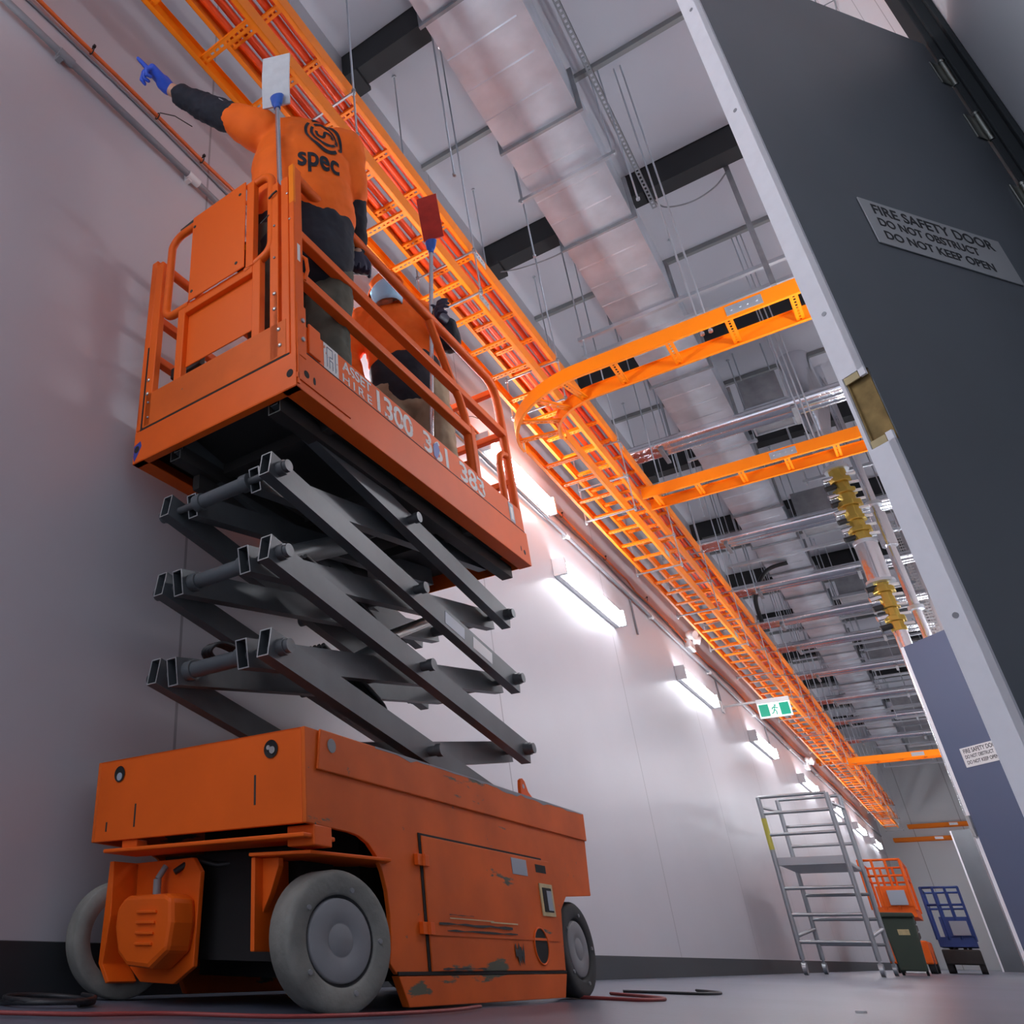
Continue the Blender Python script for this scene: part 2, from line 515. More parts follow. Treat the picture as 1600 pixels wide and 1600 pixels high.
def door_leaf(name, p_free, p_hinge, z0, z1, thick, label, face, edge_m, sign_s, notch=None, lip=0.0, handle=None, side=1):
    """leaf standing on the floor line from free end to hinge; face towards the camera"""
    p0 = Vector((*p_free, 0)); p1 = Vector((*p_hinge, 0))
    u = (p1 - p0).normalized(); L = (p1 - p0).length
    n = Vector((-u.y, u.x, 0)) * side       # pointing away from the visible face
    ang = math.atan2(u.y, u.x)
    root = empty(name, p0, ang, label, 'door')
    # local: x along leaf, y = +side away, z up
    s = side
    if notch:
        na, nb, nd = notch
        body = MB()
        body.box(nd, L, 0.0, s * thick, z0, z1)
        body.box(0.006, nd, 0, s * thick, z0, na)
        body.box(0.006, nd, 0, s * thick, nb, z1)
        body.box(0.006, nd, s * (thick - 0.008), s * thick, na, nb)
        part('leaf', body, face, root)
        e = MB().box(0, 0.006, 0, s * thick, z0, na).box(0, 0.006, 0, s * thick, nb, z1)
        e.box(0, 0.006, s * (thick - 0.007), s * thick, na, nb)
        e.box(0, 0.006, 0, s * 0.012, z0, na + 0.018).box(0, 0.006, 0, s * 0.012, nb - 0.016, z1)
        part('edge_lipping', e, edge_m, root, label='white edge of the leaf')
        c = MB().box(nd - 0.002, nd + 0.001, s * 0.002, s * (thick - 0.008), na, nb)
        c.box(0.006, nd, s * (thick - 0.0105), s * (thick - 0.008), na, nb)
        c.box(0.006, nd, s * 0.002, s * (thick - 0.008), nb - 0.003, nb + 0.0005).box(0.006, nd, s * 0.002, s * (thick - 0.008), na - 0.0005, na + 0.003)
        part('lock_pocket', c, 'wood_core', root, label='open lock pocket showing the wooden core')
        for q in (nb - 0.016, na + 0.001):
            part('lock_plate', MB().box(0.001, 0.004, s * 0.014, s * (thick - 0.009), q, q + 0.015), 'wood_plate', root, label='pale timber end of the pocket')
    else:
        part('leaf', MB().box(0.0, L, 0.0, s * thick, z0, z1), face, root, 0.001)
        e = MB().box(-0.004, 0, -s * 0.001, s * thick, z0, z1)
        if lip:
            e.box(-0.004, lip, -s * 0.002, 0, z0, z1)
        part('edge_lipping', e, edge_m, root, label='white edge of the leaf')
    if sign_s:
        a, b_, za, zb, mm = sign_s
        sg = part('sign_plate', MB().box(a, b_, -s * 0.0015, -s * 0.004, za, zb), mm, root, 0.0005, label='grey fire safety door sign')
        h = zb - za
        W_ = b_ - a
        for t, zz, sz, wf in (('FIRE SAFETY DOOR', 0.70, 0.270, 0.86), ('DO NOT OBSTRUCT', 0.43, 0.215, 0.70), ('DO NOT KEEP OPEN', 0.14, 0.215, 0.76)):
            mw = frame_mat((a + W_ * 0.065, -s * 0.0045, za + h * zz), (1, 0, 0), (0, 0, 1))
            tx = text('lettering', t, h * sz * 1.15, 'sign_black', sg, Matrix.Identity(4), 0.0003, bold=0.0006)
            w0 = max(v.co.x for v in tx.data.vertices)
            tx.data.transform(mw @ Matrix.Diagonal((W_ * wf / w0, 1, 1, 1)))
    if handle:
        hx, hz, hh = handle
        part('push_plate', MB().box(hx, hx + 0.03, -s * 0.001, -s * 0.02, hz, hz + hh), 'bolt_steel', root, 0.002)
    return root

r_ = 1.722
L1dir = Vector((0.555, 0.832, 0)).normalized()
pf = Vector((r_ * math.sin(math.radians(3.95)), r_ * math.cos(math.radians(3.95)), 0))
ph = pf + L1dir * 0.948
za = 0.1213 + 0.492 * 1.722
zb = 0.1213 + 0.588 * 1.722
leaf1 = door_leaf('door_leaf', pf[:2], ph[:2], 0.01, 2.645, 0.052, 'tall dark grey fire door leaf standing open at right, nearest the camera', 'leaf_grey', 'white_edge',
          (0.236, 0.690, 1.545, 1.692, 'sign_grey'), notch=(za, zb, 0.014))
# small screws on the white edge
for zz in (1.29, 0.63, 1.95, 2.38):
    part('edge_screw', MB().cyl((-0.0012, 0.026, zz), (0.001, 0.026, zz), 0.005, 12), 'galv_dull', leaf1)
for zz in (1.93, 2.23, 1.6, 2.48, 0.3):
    h_ = MB().cyl((0.951, -0.010, zz - 0.055), (0.951, -0.010, zz + 0.055), 0.0075, 14)
    h_.box(0.905, 0.951, -0.0045, -0.001, zz - 0.05, zz + 0.05)
    h_.cyl((0.951, -0.010, zz + 0.055), (0.951, -0.010, zz + 0.064), 0.009, 14)
    part('hinge', h_, 'hinge_steel', leaf1, 0.0008)
leaf2 = door_leaf('door_leaf', (0.055, 9.15), (0.65, 8.50), 0.01, 2.60, 0.050, 'blue fire door leaf standing open halfway down the corridor', 'leaf_blue', 'white_edge',
          (0.175, 0.56, 1.525, 1.675, 'label_white'), lip=0.028, handle=(0.0, 1.02, 0.16))
leaf3 = door_leaf('door_leaf', (-0.245, 24.0), (0.60, 23.38), 0.01, 2.62, 0.050, 'dark door leaf far down the corridor beyond the blue door', 'leaf_grey', 'white_edge', None, lip=0.03)

# ================================================================== CABLE LADDERS
def rail_mb(mb, p0, p1, zb, h, inward):
    """C channel side rail along straight line; inward = unit vector to the ladder centre"""
    p0 = Vector((*p0, 0)); p1 = Vector((*p1, 0)); inn = Vector((*inward, 0)); t = 0.003; fl = 0.022
    a = Vector((0, 0, zb))
    mb.bar(p0 + a + Vector((0, 0, h / 2)), p1 + a + Vector((0, 0, h / 2)), t, h)
    for z in (zb + t / 2, zb + h - t / 2):
        mb.bar(p0 + inn * fl / 2 + Vector((0, 0, z)), p1 + inn * fl / 2 + Vector((0, 0, z)), fl, t)
def rung_mesh(wid, axis):
    """slotted rung centred on origin, length wid along axis 0 (x) or 1 (y)"""
    mb = MB(); hw = 0.023; t = 0.002
    def bx(a0, a1, b0, b1, z0, z1):
        if axis == 0: mb.box(a0, a1, b0, b1, z0, z1)
        else: mb.box(b0, b1, a0, a1, z0, z1)
    L = wid / 2
    bx(-L, L, -hw, -0.006, 0, t); bx(-L, L, 0.006, hw, 0, t)
    bx(-L, L, -hw, -hw + t, 0, 0.016); bx(-L, L, hw - t, hw, 0, 0.016)
    n = int(wid / 0.030)
    for i in range(n + 1):
        c = -L + i * wid / n
        bx(max(-L, c - 0.006), min(L, c + 0.006), -0.006, 0.006, 0, t)
    return mb.mesh('rung', 'tray_orange')
def ladder(label, x0, x1, y0, y1, zb, h=0.105, pitch=0.38, off=0.1):
    root = empty('cable_ladder', ((x0 + x1) / 2, y0, zb), 0, label, 'cable ladder')
    c = (x0 + x1) / 2
    for x, s in ((x0 - c, 1), (x1 - c, -1)):
        mb = MB(); rail_mb(mb, (x, 0), (x, y1 - y0), 0, h, (s, 0))
        part('side_rail', mb, 'tray_orange', root)
    me = rung_mesh(x1 - x0 - 0.006, 0)
    y = off; k = 0
    while y < y1 - y0 - 0.03:
        if k < 100:
            o = bpy.data.objects.new('rung', me); COL.objects.link(o); o.parent = root; o.location = (0, y, 0.018)
        y += pitch; k += 1
    # splice plates every 3 m
    y = 2.6
    while y < y1 - y0:
        for x, s in ((x0 - c, -1), (x1 - c, 1)):
            mb = MB().box(x + s * 0.0015, x + s * 0.0045, y, y + 0.16, 0.02, h - 0.02)
            for q in (0.03, 0.06, 0.10, 0.13):
                mb.cyl((x + s * 0.004, y + q, h / 2), (x + s * 0.011, y + q, h / 2), 0.006, 8)
            part('splice_plate', mb, 'galv', root)
        y += 2.96
    return root
ladder('orange cable ladder on the middle level, running the whole corridor', -1.765, -1.425, -1.5, 32.4, 3.90, pitch=0.36, off=0.31)
up_l = ladder('topmost orange cable ladder, carrying the bundled orange-red cables', -1.765, -1.405, -1.5, 32.4, 4.27, pitch=0.36, off=0.15)
low_l = ladder('lowest orange cable ladder, starting at the curved bend and running away', -1.765, -1.445, 5.52, 31.6, 3.57, pitch=0.375, off=0.345)
# cables on the top ladder
cab = []
for i, x in enumerate((-1.712, -1.658, -1.600, -1.547, -1.492, -1.440)):
    r = (0.020, 0.022, 0.017, 0.024, 0.021, 0.018)[i]
    zt = 4.27 + 0.034 + r + 0.001
    pts = [(x + 0.0045 * math.sin(1.3 * k + i * 1.9), -1.5 + k * 0.65, zt) for k in range(53)]
    o = part('power_cable', MB().path(pts, r, 10), 'cable_red')
    tag(o, ('orange-red power cable lying on the top ladder, ' + ['first', 'second', 'third', 'fourth', 'fifth', 'sixth'][i] + ' counted from the wall side'), 'cable', 'power cables on the top ladder')

def cross_ladder(label, x0, x1, ya, yb, zb, h=0.105, pitch=0.38, off=0.15, bend=None, end_plate=True):
    root = empty('cross_cable_ladder', (x0, (ya + yb) / 2, zb), 0, label, 'cable ladder')
    c = (ya + yb) / 2
    for y, s in ((ya - c, 1), (yb - c, -1)):
        mb = MB(); rail_mb(mb, (0, y), (x1 - x0, y), 0, h, (0, s))
        part('side_rail', mb, 'tray_orange', root)
    me = rung_mesh(yb - ya - 0.006, 1)
    x = off
    while x < x1 - x0:
        o = bpy.data.objects.new('rung', me); COL.objects.link(o); o.parent = root; o.location = (x, 0, 0.018)
        x += pitch
    for q in ((x1 - x0) * 0.52,):
        for y, s in ((ya - c, -1),):
            mb = MB().box(q, q + 0.20, y + s * 0.0015, y + s * 0.005, 0.018, h - 0.018)
            for d in (0.03, 0.08, 0.12, 0.17):
                mb.cyl((q + d, y + s * 0.004, h / 2), (q + d, y + s * 0.011, h / 2), 0.006, 8)
            part('splice_plate', mb, 'galv', root)
    if bend:
        # curved sweep towards +y : centre (cx, cy), inner / outer radius
        cx, cy, ri, ro = bend
        cx -= x0; cy -= c
        for R0, s in ((ro, -1), (ri, 1)):
            mb = MB(); N = 20
            P = [(cx - R0 * math.sin(PI / 2 * i / N), cy - R0 * math.cos(PI / 2 * i / N)) for i in range(N + 1)]
            for i in range(N):
                a, b = Vector(P[i]), Vector(P[i + 1])
                inn = ((Vector((cx, cy)) - a).normalized()) * (-s)
                rail_mb(mb, a, b, 0, h, inn)
            part('bend_rail', mb, 'tray_orange', root)
        for ang in (12, 33, 56, 79):
            t = math.radians(ang)
            me2 = rung_mesh(ro - ri - 0.006, 1)
            o = bpy.data.objects.new('rung', me2); COL.objects.link(o); o.parent = root
            rm = (ro + ri) / 2
            o.location = (cx - rm * math.sin(t), cy - rm * math.cos(t), 0.018)
            o.rotation_euler = (0, 0, -t)
    return root
cross_ladder('orange cross cable ladder nearest the camera, with the curved bend at its left end', -1.08, 0.655, 4.80, 5.12, 3.57, off=0.20, pitch=0.35, bend=(-1.08, 5.50, 0.38, 0.70))
cross_ladder('second orange cross cable ladder from the camera, meeting the main run at a tee', -1.40, 0.655, 7.48, 7.78, 3.90, off=0.10, pitch=0.36)
cross_ladder('orange cross cable ladder far down the corridor, seen edge-on above the scaffold', -1.43, 0.655, 20.4, 20.7, 3.57)
cross_ladder('upper orange cross cable ladder against the far end wall', -1.30, 0.655, 33.18, 33.49, 3.72, bend=None)
cross_ladder('lower orange cross cable ladder against the far end wall', -1.76, 0.20, 33.18, 33.49, 3.36)
cross_ladder('short orange cable ladder stub running into the left wall far away', XW, -1.80, 22.0, 22.35, 3.90, off=0.1)

# threaded rod hangers down to the ladders, every 1.48 m
def rod_pair(name, label, cat, group, x0, x1, y, ztop, zbot, bar_z, bm='galv', rr=0.006, ext=0.03, bar=0.03, barm='galv'):
    root = empty(name, ((x0 + x1) / 2, y, ztop), 0, label, cat, group)
    c = (x0 + x1) / 2
    for x in (x0 - c, x1 - c):
        mb = MB().cyl((x, 0, 0), (x, 0, zbot - ztop), rr, 8)
        mb.cyl((x, 0, -0.02), (x, 0, 0), 0.018, 8)
        part('threaded_rod', mb, bm, root)
    for z in bar_z:
        mb = MB().bar((x0 - c - ext, 0, z - ztop), (x1 - c + ext, 0, z - ztop), bar, bar)
        for x in (x0 - c, x1 - c):
            mb.cyl((x, 0, z - ztop - bar * 0.5 - 0.012), (x, 0, z - ztop - bar * 0.5), 0.013, 6)
            mb.cyl((x, 0, z - ztop + bar * 0.5), (x, 0, z - ztop + bar * 0.5 + 0.012), 0.013, 6)
        part('channel_bar', mb, barm, root)
    return root
for k in range(21):
    y = 2.49 + 1.48 * k
    low = 3.555 if y > 5.6 else 3.885
    bz = (4.252, 3.882) + ((3.552,) if y > 5.6 else ())
    rod_pair('ladder_hanger', 'twin rod hanger holding the cable ladders, %s along the run' % ORD[k], 'hanger', 'rod hangers of the main cable run', -1.80, -1.375, y, ZC, low - 0.03, bz, ext=0.006, bar=0.011, barm='galv_dull')

# ================================================================== DUCT
DX0, DX1, DZ, DH = -1.145, -0.585, 5.42, 0.42
duct = empty('air_duct', ((DX0 + DX1) / 2, -1.89, DZ), 0, 'long rectangular galvanised air duct under the ceiling', 'duct')
hw = (DX1 - DX0) / 2
seg = 1.24
yk = 1.83
for k in range(27):
    mb = MB()
    y0 = k * seg; y1 = y0 + seg
    mb.box(-hw, hw, y0 + 0.001, y1 - 0.001, 0, DH)
    for q in (0.26, 0.5, 0.74):
        yq = y0 + seg * q
        mb.prism([(0, 0), (0.016, 0), (0.008, -0.007)], lambda u, v, a, yq=yq: Vector((a, yq + u, v)), -hw + 0.004, hw * 0.75)
    part('duct_section', mb, 'duct_steel', duct)
    mb = MB()
    for s in (-1, 1):
        yq = y1 + s * 0.0
    mb.box(-hw - 0.03, hw + 0.03, y1 - 0.012, y1 + 0.012, -0.03, -0.0005)
    mb.box(-hw - 0.03, -hw - 0.0005, y1 - 0.012, y1 + 0.012, -0.0005, DH + 0.03)
    mb.box(hw + 0.0005, hw + 0.03, y1 - 0.012, y1 + 0.012, -0.0005, DH + 0.03)
    mb.box(-hw, hw, y1 - 0.012, y1 + 0.012, DH + 0.0005, DH + 0.03)
    part('flange', mb, 'galv_dull', duct)
for k in range(9):
    y = 4.80 + 1.24 * 2 * k
    rod_pair('duct_hanger', 'twin rod trapeze under the air duct, %s along the duct' % ORD[k], 'hanger', 'trapezes under the duct', DX0 - 0.075, DX1 + 0.075, y, ZC, DZ - 0.055, (DZ - 0.047,), ext=0.02, bar=0.03)

# perforated strut hung under the beams, running along the room
st = MB()
x_ = -0.485; zs = ZC - 0.284 - 0.045
for a, b in ((-0.021, -0.009), (0.009, 0.021)):
    st.box(x_ + a, x_ + b, 2.6, 6.42, zs, zs + 0.002)
y = 2.6
while y < 6.42:
    st.box(x_ - 0.009, x_ + 0.009, y, min(y + 0.022, 6.42), zs, zs + 0.002)
    y += 0.05
st.box(x_ - 0.021, x_ - 0.0185, 2.6, 6.42, zs, zs + 0.042); st.box(x_ + 0.0185, x_ + 0.021, 2.6, 6.42, zs, zs + 0.042)
tag(part('strut_channel', st, 'galv_dull'), 'perforated steel strut channel running along under the black beams', 'strut')

# vertical strut and service trapezes
tz = MB().box(0.115, 0.155, 6.42, 6.46, 4.90, ZC)
tag(part('strut_post', tz, 'galv_dull'), 'vertical steel strut dropping from a black beam beside the white door edge', 'strut')
ki = 0
for (y, zz, xa, xb) in ((6.60, (5.25, 5.03), -1.40, 0.30), (9.6, (5.05,), -1.32, 0.5), (10.9, (5.5, 5.25), -0.2, 0.5), (12.2, (5.2, 4.9), -1.4, 0.5), (14.3, (5.3,), -1.4, 0.5), (16.0, (5.45, 5.1), -0.5, 0.55),
                      (18.0, (5.2,), -1.35, 0.5), (19.6, (5.5, 5.2, 4.95), -0.42, 0.5), (21.6, (5.3, 5.0), -1.3, 0.5), (23.0, (5.4, 5.1, 4.85), -0.4, 0.5), (24.1, (5.3, 5.0), -1.3, 0.5), (26.7, (5.4, 5.15, 4.9), -0.4, 0.55), (28.0, (5.2, 4.9), -1.2, 0.5), (30.0, (5.3, 5.0), -1.2, 0.5)):
    rod_pair('service_trapeze', 'steel trapeze with %s cross bar%s hung over the corridor, %s from the camera' % ({1: 'one', 2: 'two', 3: 'three'}[len(zz)], '' if len(zz) == 1 else 's', ORD[ki]), 'trapeze', 'service trapezes over the corridor', xa, xb, y, ZC, min(zz) - 0.03, zz, ext=0.04, bar=0.036, rr=0.007)
    ki += 1
# single drop rods
for k, (x, y, z) in enumerate(((-1.30, 3.62, 4.6), (-1.25, 4.95, 4.9), (-0.46, 4.98, 5.0), (-0.35, 5.05, 3.70), (-0.30, 5.05, 3.70), (-0.02, 7.6, 4.02), (0.02, 7.6, 4.02), (0.06, 7.64, 4.02), (-1.28, 9.0, 4.8), (-1.24, 9.9, 4.8), (-1.32, 10.4, 4.9), (-0.2, 10.3, 4.9), (0.12, 12.7, 4.6), (-1.3, 13.2, 4.8), (-1.24, 15.0, 4.8), (0.1, 15.3, 4.7))):
    o = part('drop_rod', MB().cyl((x, y, z), (x, y, ZC), 0.006, 8).cyl((x, y, z), (x, y, z + 0.02), 0.014, 6), 'galv')
    tag(o, ('thin threaded rod dropping from the ceiling, %s from the camera' % ORD[k]) if k not in (3, 4, 5, 6, 7) else ('thin rod dropping onto the %s cross ladder, %s of its cluster' % (('nearest', 'left') if k == 3 else ('nearest', 'right') if k == 4 else ('second', ('left', 'middle', 'right')[k - 5]))), 'rod', 'threaded drop rods')

# silver lagged pipes crossing the corridor in pairs
pys = [8.58, 11.52, 13.55, 15.30, 16.85, 18.92, 21.2, 23.45, 25.8, 28.7]
n_ = 0
for k, y in enumerate(pys):
    for j, (dy, r, dz) in enumerate(((0.0, 0.072, 0.0), (0.17, 0.066, 0.02))):
        pts = [(-1.66, y + dy, 5.02 + dz), (XR - 0.02, y + dy, 5.02 + dz)]
        mb = MB().cyl(pts[0], pts[1], r, 20)
        for q in range(5):
            xq = -1.55 + q * 0.5
            mb.cyl((xq, y + dy, 5.02 + dz), (xq + 0.012, y + dy, 5.02 + dz), r + 0.003, 20)
        o = part('insulated_pipe', mb, 'foil')
        tag(o, 'silver foil-lagged pipe crossing the corridor, %s of the %s pair' % (('near one', 'far one')[j], ORD[k]), 'pipe', 'silver pipes crossing the corridor')
    o = rod_pair('pipe_hanger', 'twin rod support under the %s pair of silver cross pipes' % ORD[k], 'hanger', 'supports of the silver cross pipes', -1.30, -0.05, y + 0.075, ZC, 4.94, (), ext=0.02)
    for x in (-0.625, 0.625):
        mb = MB().box(x - 0.02, x + 0.02, -0.17, 0.19, 4.915 - ZC, 4.942 - ZC)
        part('pipe_clamp', mb, 'galv_dull', o)

# vertical silver riser with brass manifolds near the right side
def riser(label, x, y, parts_):
    root = empty('riser_pipe', (x, y, 3.0), 0, label, 'pipe')
    for kind, z0, z1, r in parts_:
        a, b = z0 - 3.0, z1 - 3.0
        if kind == 'pipe':
            part('pipe', MB().cyl((0, 0, a), (0, 0, b), r, 24), 'foil', root)
        elif kind == 'cone':
            part('reducer', MB().cyl((0, 0, a), (0, 0, b), r, 24, r2=r * 1.75), 'foil', root)
        elif kind == 'flange':
            part('flange', MB().cyl((0, 0, a), (0, 0, b), r, 24), 'galv', root)
        else:
            z = a; k = 0
            rs = (1.0, 1.35, 0.85, 1.25, 1.0, 1.45)
            while z < b - 0.02:
                h = (0.10, 0.055, 0.09, 0.05, 0.12, 0.06)[k % 6]; h = min(h, b - z)
                m_ = MB(); n = 8; rr = r * rs[k % 6]
                pts = [(rr * math.cos(2 * PI * i / n + 0.3), rr * math.sin(2 * PI * i / n + 0.3)) for i in range(n)]
                m_.prism(pts, lambda u, v, q: Vector((u, v, q)), z, z + h)
                part('brass_collar', m_, 'brass', root, 0.006)
                z += h; k += 1
            z = a + 0.06; k = 0
            while z < b:
                part('valve_stub', MB().cyl((-r * 0.7, -0.03, z), (-r - 0.075, -0.05, z - 0.02), 0.030, 12), 'beam_black' if k % 2 == 0 else 'foil', root)
                part('valve_lever', MB().bar((r * 0.8, -0.04, z), (r + 0.07, -0.05, z - 0.01), 0.03, 0.022), 'label_white', root)
                z += 0.105; k += 1
    return root
riser('tall silver riser pipe with two brass manifolds, left of the white door edge', 0.105, 10.2,
      (('pipe', 5.75, ZC, 0.165), ('cone', 5.45, 5.75, 0.095), ('pipe', 4.98, 5.45, 0.092), ('flange', 4.94, 4.98, 0.12), ('brass', 4.06, 4.94, 0.085),
       ('flange', 4.02, 4.06, 0.11), ('pipe', 3.60, 4.02, 0.105), ('flange', 3.57, 3.60, 0.13), ('brass', 3.05, 3.57, 0.070), ('pipe', 0.02, 3.05, 0.06)))
riser('slimmer silver riser pipe right of the one with brass manifolds', 0.31, 10.6,
      (('pipe', 3.4, ZC, 0.045), ('flange', 4.6, 4.64, 0.08), ('pipe', 4.1, 4.5, 0.075), ('flange', 3.36, 3.40, 0.07), ('pipe', 0.02, 3.4, 0.04)))
# perforated vertical tray on right wall
pt = MB(); y = 0
for s in (-0.075, 0.072):
    pt.box(s, s + 0.004, -0.02, 0.0, 0, 2.05)
for k in range(41):
    z = 0.02 + k * 0.05
    pt.box(-0.075, 0.075, -0.003, 0, z, z + 0.022)
for s in (-0.04, 0.0, 0.03):
    pt.box(s, s + 0.012, -0.0035, 0, 0, 2.05)
rt = empty('perforated_tray', (0.575, 16.0, 4.5), 0, 'white perforated cable tray dropping down beside the blue door', 'cable tray')
part('tray_body', pt, 'label_white', rt)
# wire mesh basket high on the right wall
mt = MB()
for x in (-0.13, -0.065, 0.0):
    mt.cyl((x, 0, 0), (x, 4.4, 0), 0.003, 6)
for k in range(45):
    mt.cyl((-0.13, k * 0.1, 0), (0.005, k * 0.1, 0), 0.003, 6)
    mt.cyl((-0.13, k * 0.1, 0), (-0.13, k * 0.1, 0.06), 0.003, 6)
mt.cyl((-0.13, 0, 0.06), (-0.13, 4.4, 0.06), 0.003, 6)
wb = empty('wire_basket_tray', (XR - 0.01, 2.85, 3.78), 0, 'thin wire basket tray on the white wall above the near door', 'cable tray')
part('mesh', mt, 'galv_dull', wb)
# side ducts deeper in the corridor
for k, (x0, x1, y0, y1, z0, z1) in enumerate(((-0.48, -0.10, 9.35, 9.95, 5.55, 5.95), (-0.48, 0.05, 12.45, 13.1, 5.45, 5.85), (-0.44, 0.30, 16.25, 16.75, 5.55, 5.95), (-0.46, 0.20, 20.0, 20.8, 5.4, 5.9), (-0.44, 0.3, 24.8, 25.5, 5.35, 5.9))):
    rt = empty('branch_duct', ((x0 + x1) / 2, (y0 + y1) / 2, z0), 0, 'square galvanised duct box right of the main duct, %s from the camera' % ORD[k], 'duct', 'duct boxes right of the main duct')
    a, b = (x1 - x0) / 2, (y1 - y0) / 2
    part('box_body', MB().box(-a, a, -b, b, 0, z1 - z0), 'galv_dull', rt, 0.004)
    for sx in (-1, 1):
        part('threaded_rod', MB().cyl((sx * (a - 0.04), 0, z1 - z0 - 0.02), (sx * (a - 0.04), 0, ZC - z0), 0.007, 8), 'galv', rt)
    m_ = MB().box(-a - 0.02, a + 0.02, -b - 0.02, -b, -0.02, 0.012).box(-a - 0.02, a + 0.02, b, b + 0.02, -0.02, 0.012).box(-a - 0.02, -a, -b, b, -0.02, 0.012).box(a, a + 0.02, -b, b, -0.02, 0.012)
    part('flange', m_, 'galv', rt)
# black cable loops under the ceiling
def loop(label, pts, r=0.012, m='hose_black', nm='black_cable', cat='cable'):
    P = []
    V = [Vector(p) for p in pts]
    V = [V[0]] + V + [V[-1]]
    for i in range(1, len(V) - 2):
        for t in range(8):
            t /= 8
            a, b, c, d = V[i - 1], V[i], V[i + 1], V[i + 2]
            P.append(0.5 * ((2 * b) + (c - a) * t + (2 * a - 5 * b + 4 * c - d) * t * t + (3 * b - a - 3 * c + d) * t ** 3))
    P.append(V[-2])
    o = part(nm, MB().path(P, r, 8), m)
    return tag(o, label, cat)
loop('thin grey cable sagging between a beam and the vertical strut', [(-0.47, 6.34, 6.262), (-0.40, 6.36, 6.12), (-0.20, 6.38, 6.06), (0.0, 6.40, 6.12), (0.135, 6.414, 6.25)], 0.007, 'galv_dull')
loop('black cable curving out of the ladder run towards the duct', [(-1.42, 13.9, 4.6), (-1.40, 13.9, 5.0), (-1.15, 13.8, 5.33), (-0.85, 13.8, 5.39)], 0.03)
loop('thin dark cable sagging under the second black beam', [(-1.1, 6.3, 6.22), (-1.35, 6.3, 6.1), (-1.75, 6.3, 6.15), (-2.0, 6.3, 6.25)], 0.007, 'galv_dull')

# ================================================================== WALL FITTINGS
def batten(y, z, label, L=1.57, grp='batten lamps on the left wall', x=None):
    root = empty('batten_lamp', (XW, y - L / 2, z) if x is None else (x, y + L / 2, z), 0 if x is None else PI, label, 'lamp', grp)
    part('housing', MB().box(0.0, 0.045, 0, L, -0.08, 0.08), 'lamp_body', root, 0.006)
    P = [(0.045, -0.076), (0.045, 0.076), (0.080, 0.070), (0.105, 0.04), (0.112, 0), (0.105, -0.04), (0.080, -0.070)]
    part('diffuser', MB().prism(P, lambda u, v, a: Vector((u, a, v)), 0.02, L - 0.02), 'lamp_glow', root, label='lit white diffuser')  # profile enlarged so the lit shape takes in the lamp's glare
    part('end_cap', MB().box(0.0, 0.112, -0.012, 0.019, -0.082, 0.082), 'lamp_body', root, 0.006)
    part('end_cap', MB().box(0.0, 0.112, L - 0.019, L + 0.012, -0.082, 0.082), 'lamp_body', root, 0.006)
    return root
names = ['glowing batten lamp on the wall nearest behind the camera', 'glowing batten lamp low on the wall hidden behind the raised platform', 'glowing batten lamp fully visible on the wall right of the platform',
         'second visible batten lamp on the wall, smaller and farther than the first', 'third visible batten lamp, below the green exit sign', 'fourth visible batten lamp, just above the scaffold', 'fifth visible batten lamp, over the scaffold top rail', 'tiny sixth batten lamp near the far end', 'last tiny batten lamp beside the far end wall']
for i, y in enumerate((-0.2, 3.58, 7.34, 11.07, 14.94, 19.0, 22.7, 26.4, 30.0)):
    batten(y, 3.03, names[i])
batten(5.92, 3.625, 'higher batten lamp shining through the rear rails of the platform', 1.35)
for i, (y, x) in enumerate(((4.5, XR), (7.6, XR), (11.3, XR), (15.6, XR), (19.4, XR), (23.1, XR), (27.0, XR))):
    batten(y, 3.03, 'batten lamp on the right wall behind the door leaves, %s along' % ORD[i], grp='batten lamps on the right wall', x=x)
def twin(y, z, label):
    root = empty('emergency_twin_spot', (XW, y, z), 0, label, 'emergency light', 'twin spot emergency lights')
    part('housing', MB().box(0, 0.07, -0.14, 0.14, -0.07, 0.05), 'spot_white', root, 0.01)
    for s in (-1, 1):
        part('spot_head', MB().ell((0.09, s * 0.11, 0.09), (0.06, 0.06, 0.06)).cyl((0.10, s * 0.11, 0.09), (0.15, s * 0.13, 0.07), 0.05, 16, 0.058), 'spot_white', root)
twin(11.35, 3.66, 'white twin-head emergency light on the pipe run above the second lamp')
twin(19.8, 3.50, 'white twin-head emergency light farther away beside the fourth lamp')
batten(-2.6, 3.03, 'added unseen batten lamp behind the camera, brightening the lift front and door edge')  # extra lamp added outside the regular row to brighten the lift front
# pvc conduit along the wall
cd = empty('wall_conduit', (XW, -1.0, 3.515), 0, 'grey conduit pipe clipped along the left wall', 'conduit')
part('pipe', MB().cyl((0.03, 0, 0), (0.03, 34.0, 0.0), 0.016, 14), 'pvc_grey', cd)
for y in (2.10, 2.92, 5.4, 8.0, 10.6, 13.2, 16, 19, 22, 25):
    part('coupling', MB().cyl((0.03, y - 0.02, 0), (0.03, y + 0.06, 0), 0.021, 14).box(0, 0.03, y - 0.012, y + 0.012, -0.028, 0.028), 'label_white' if y > 2.5 else 'pvc_grey', cd)
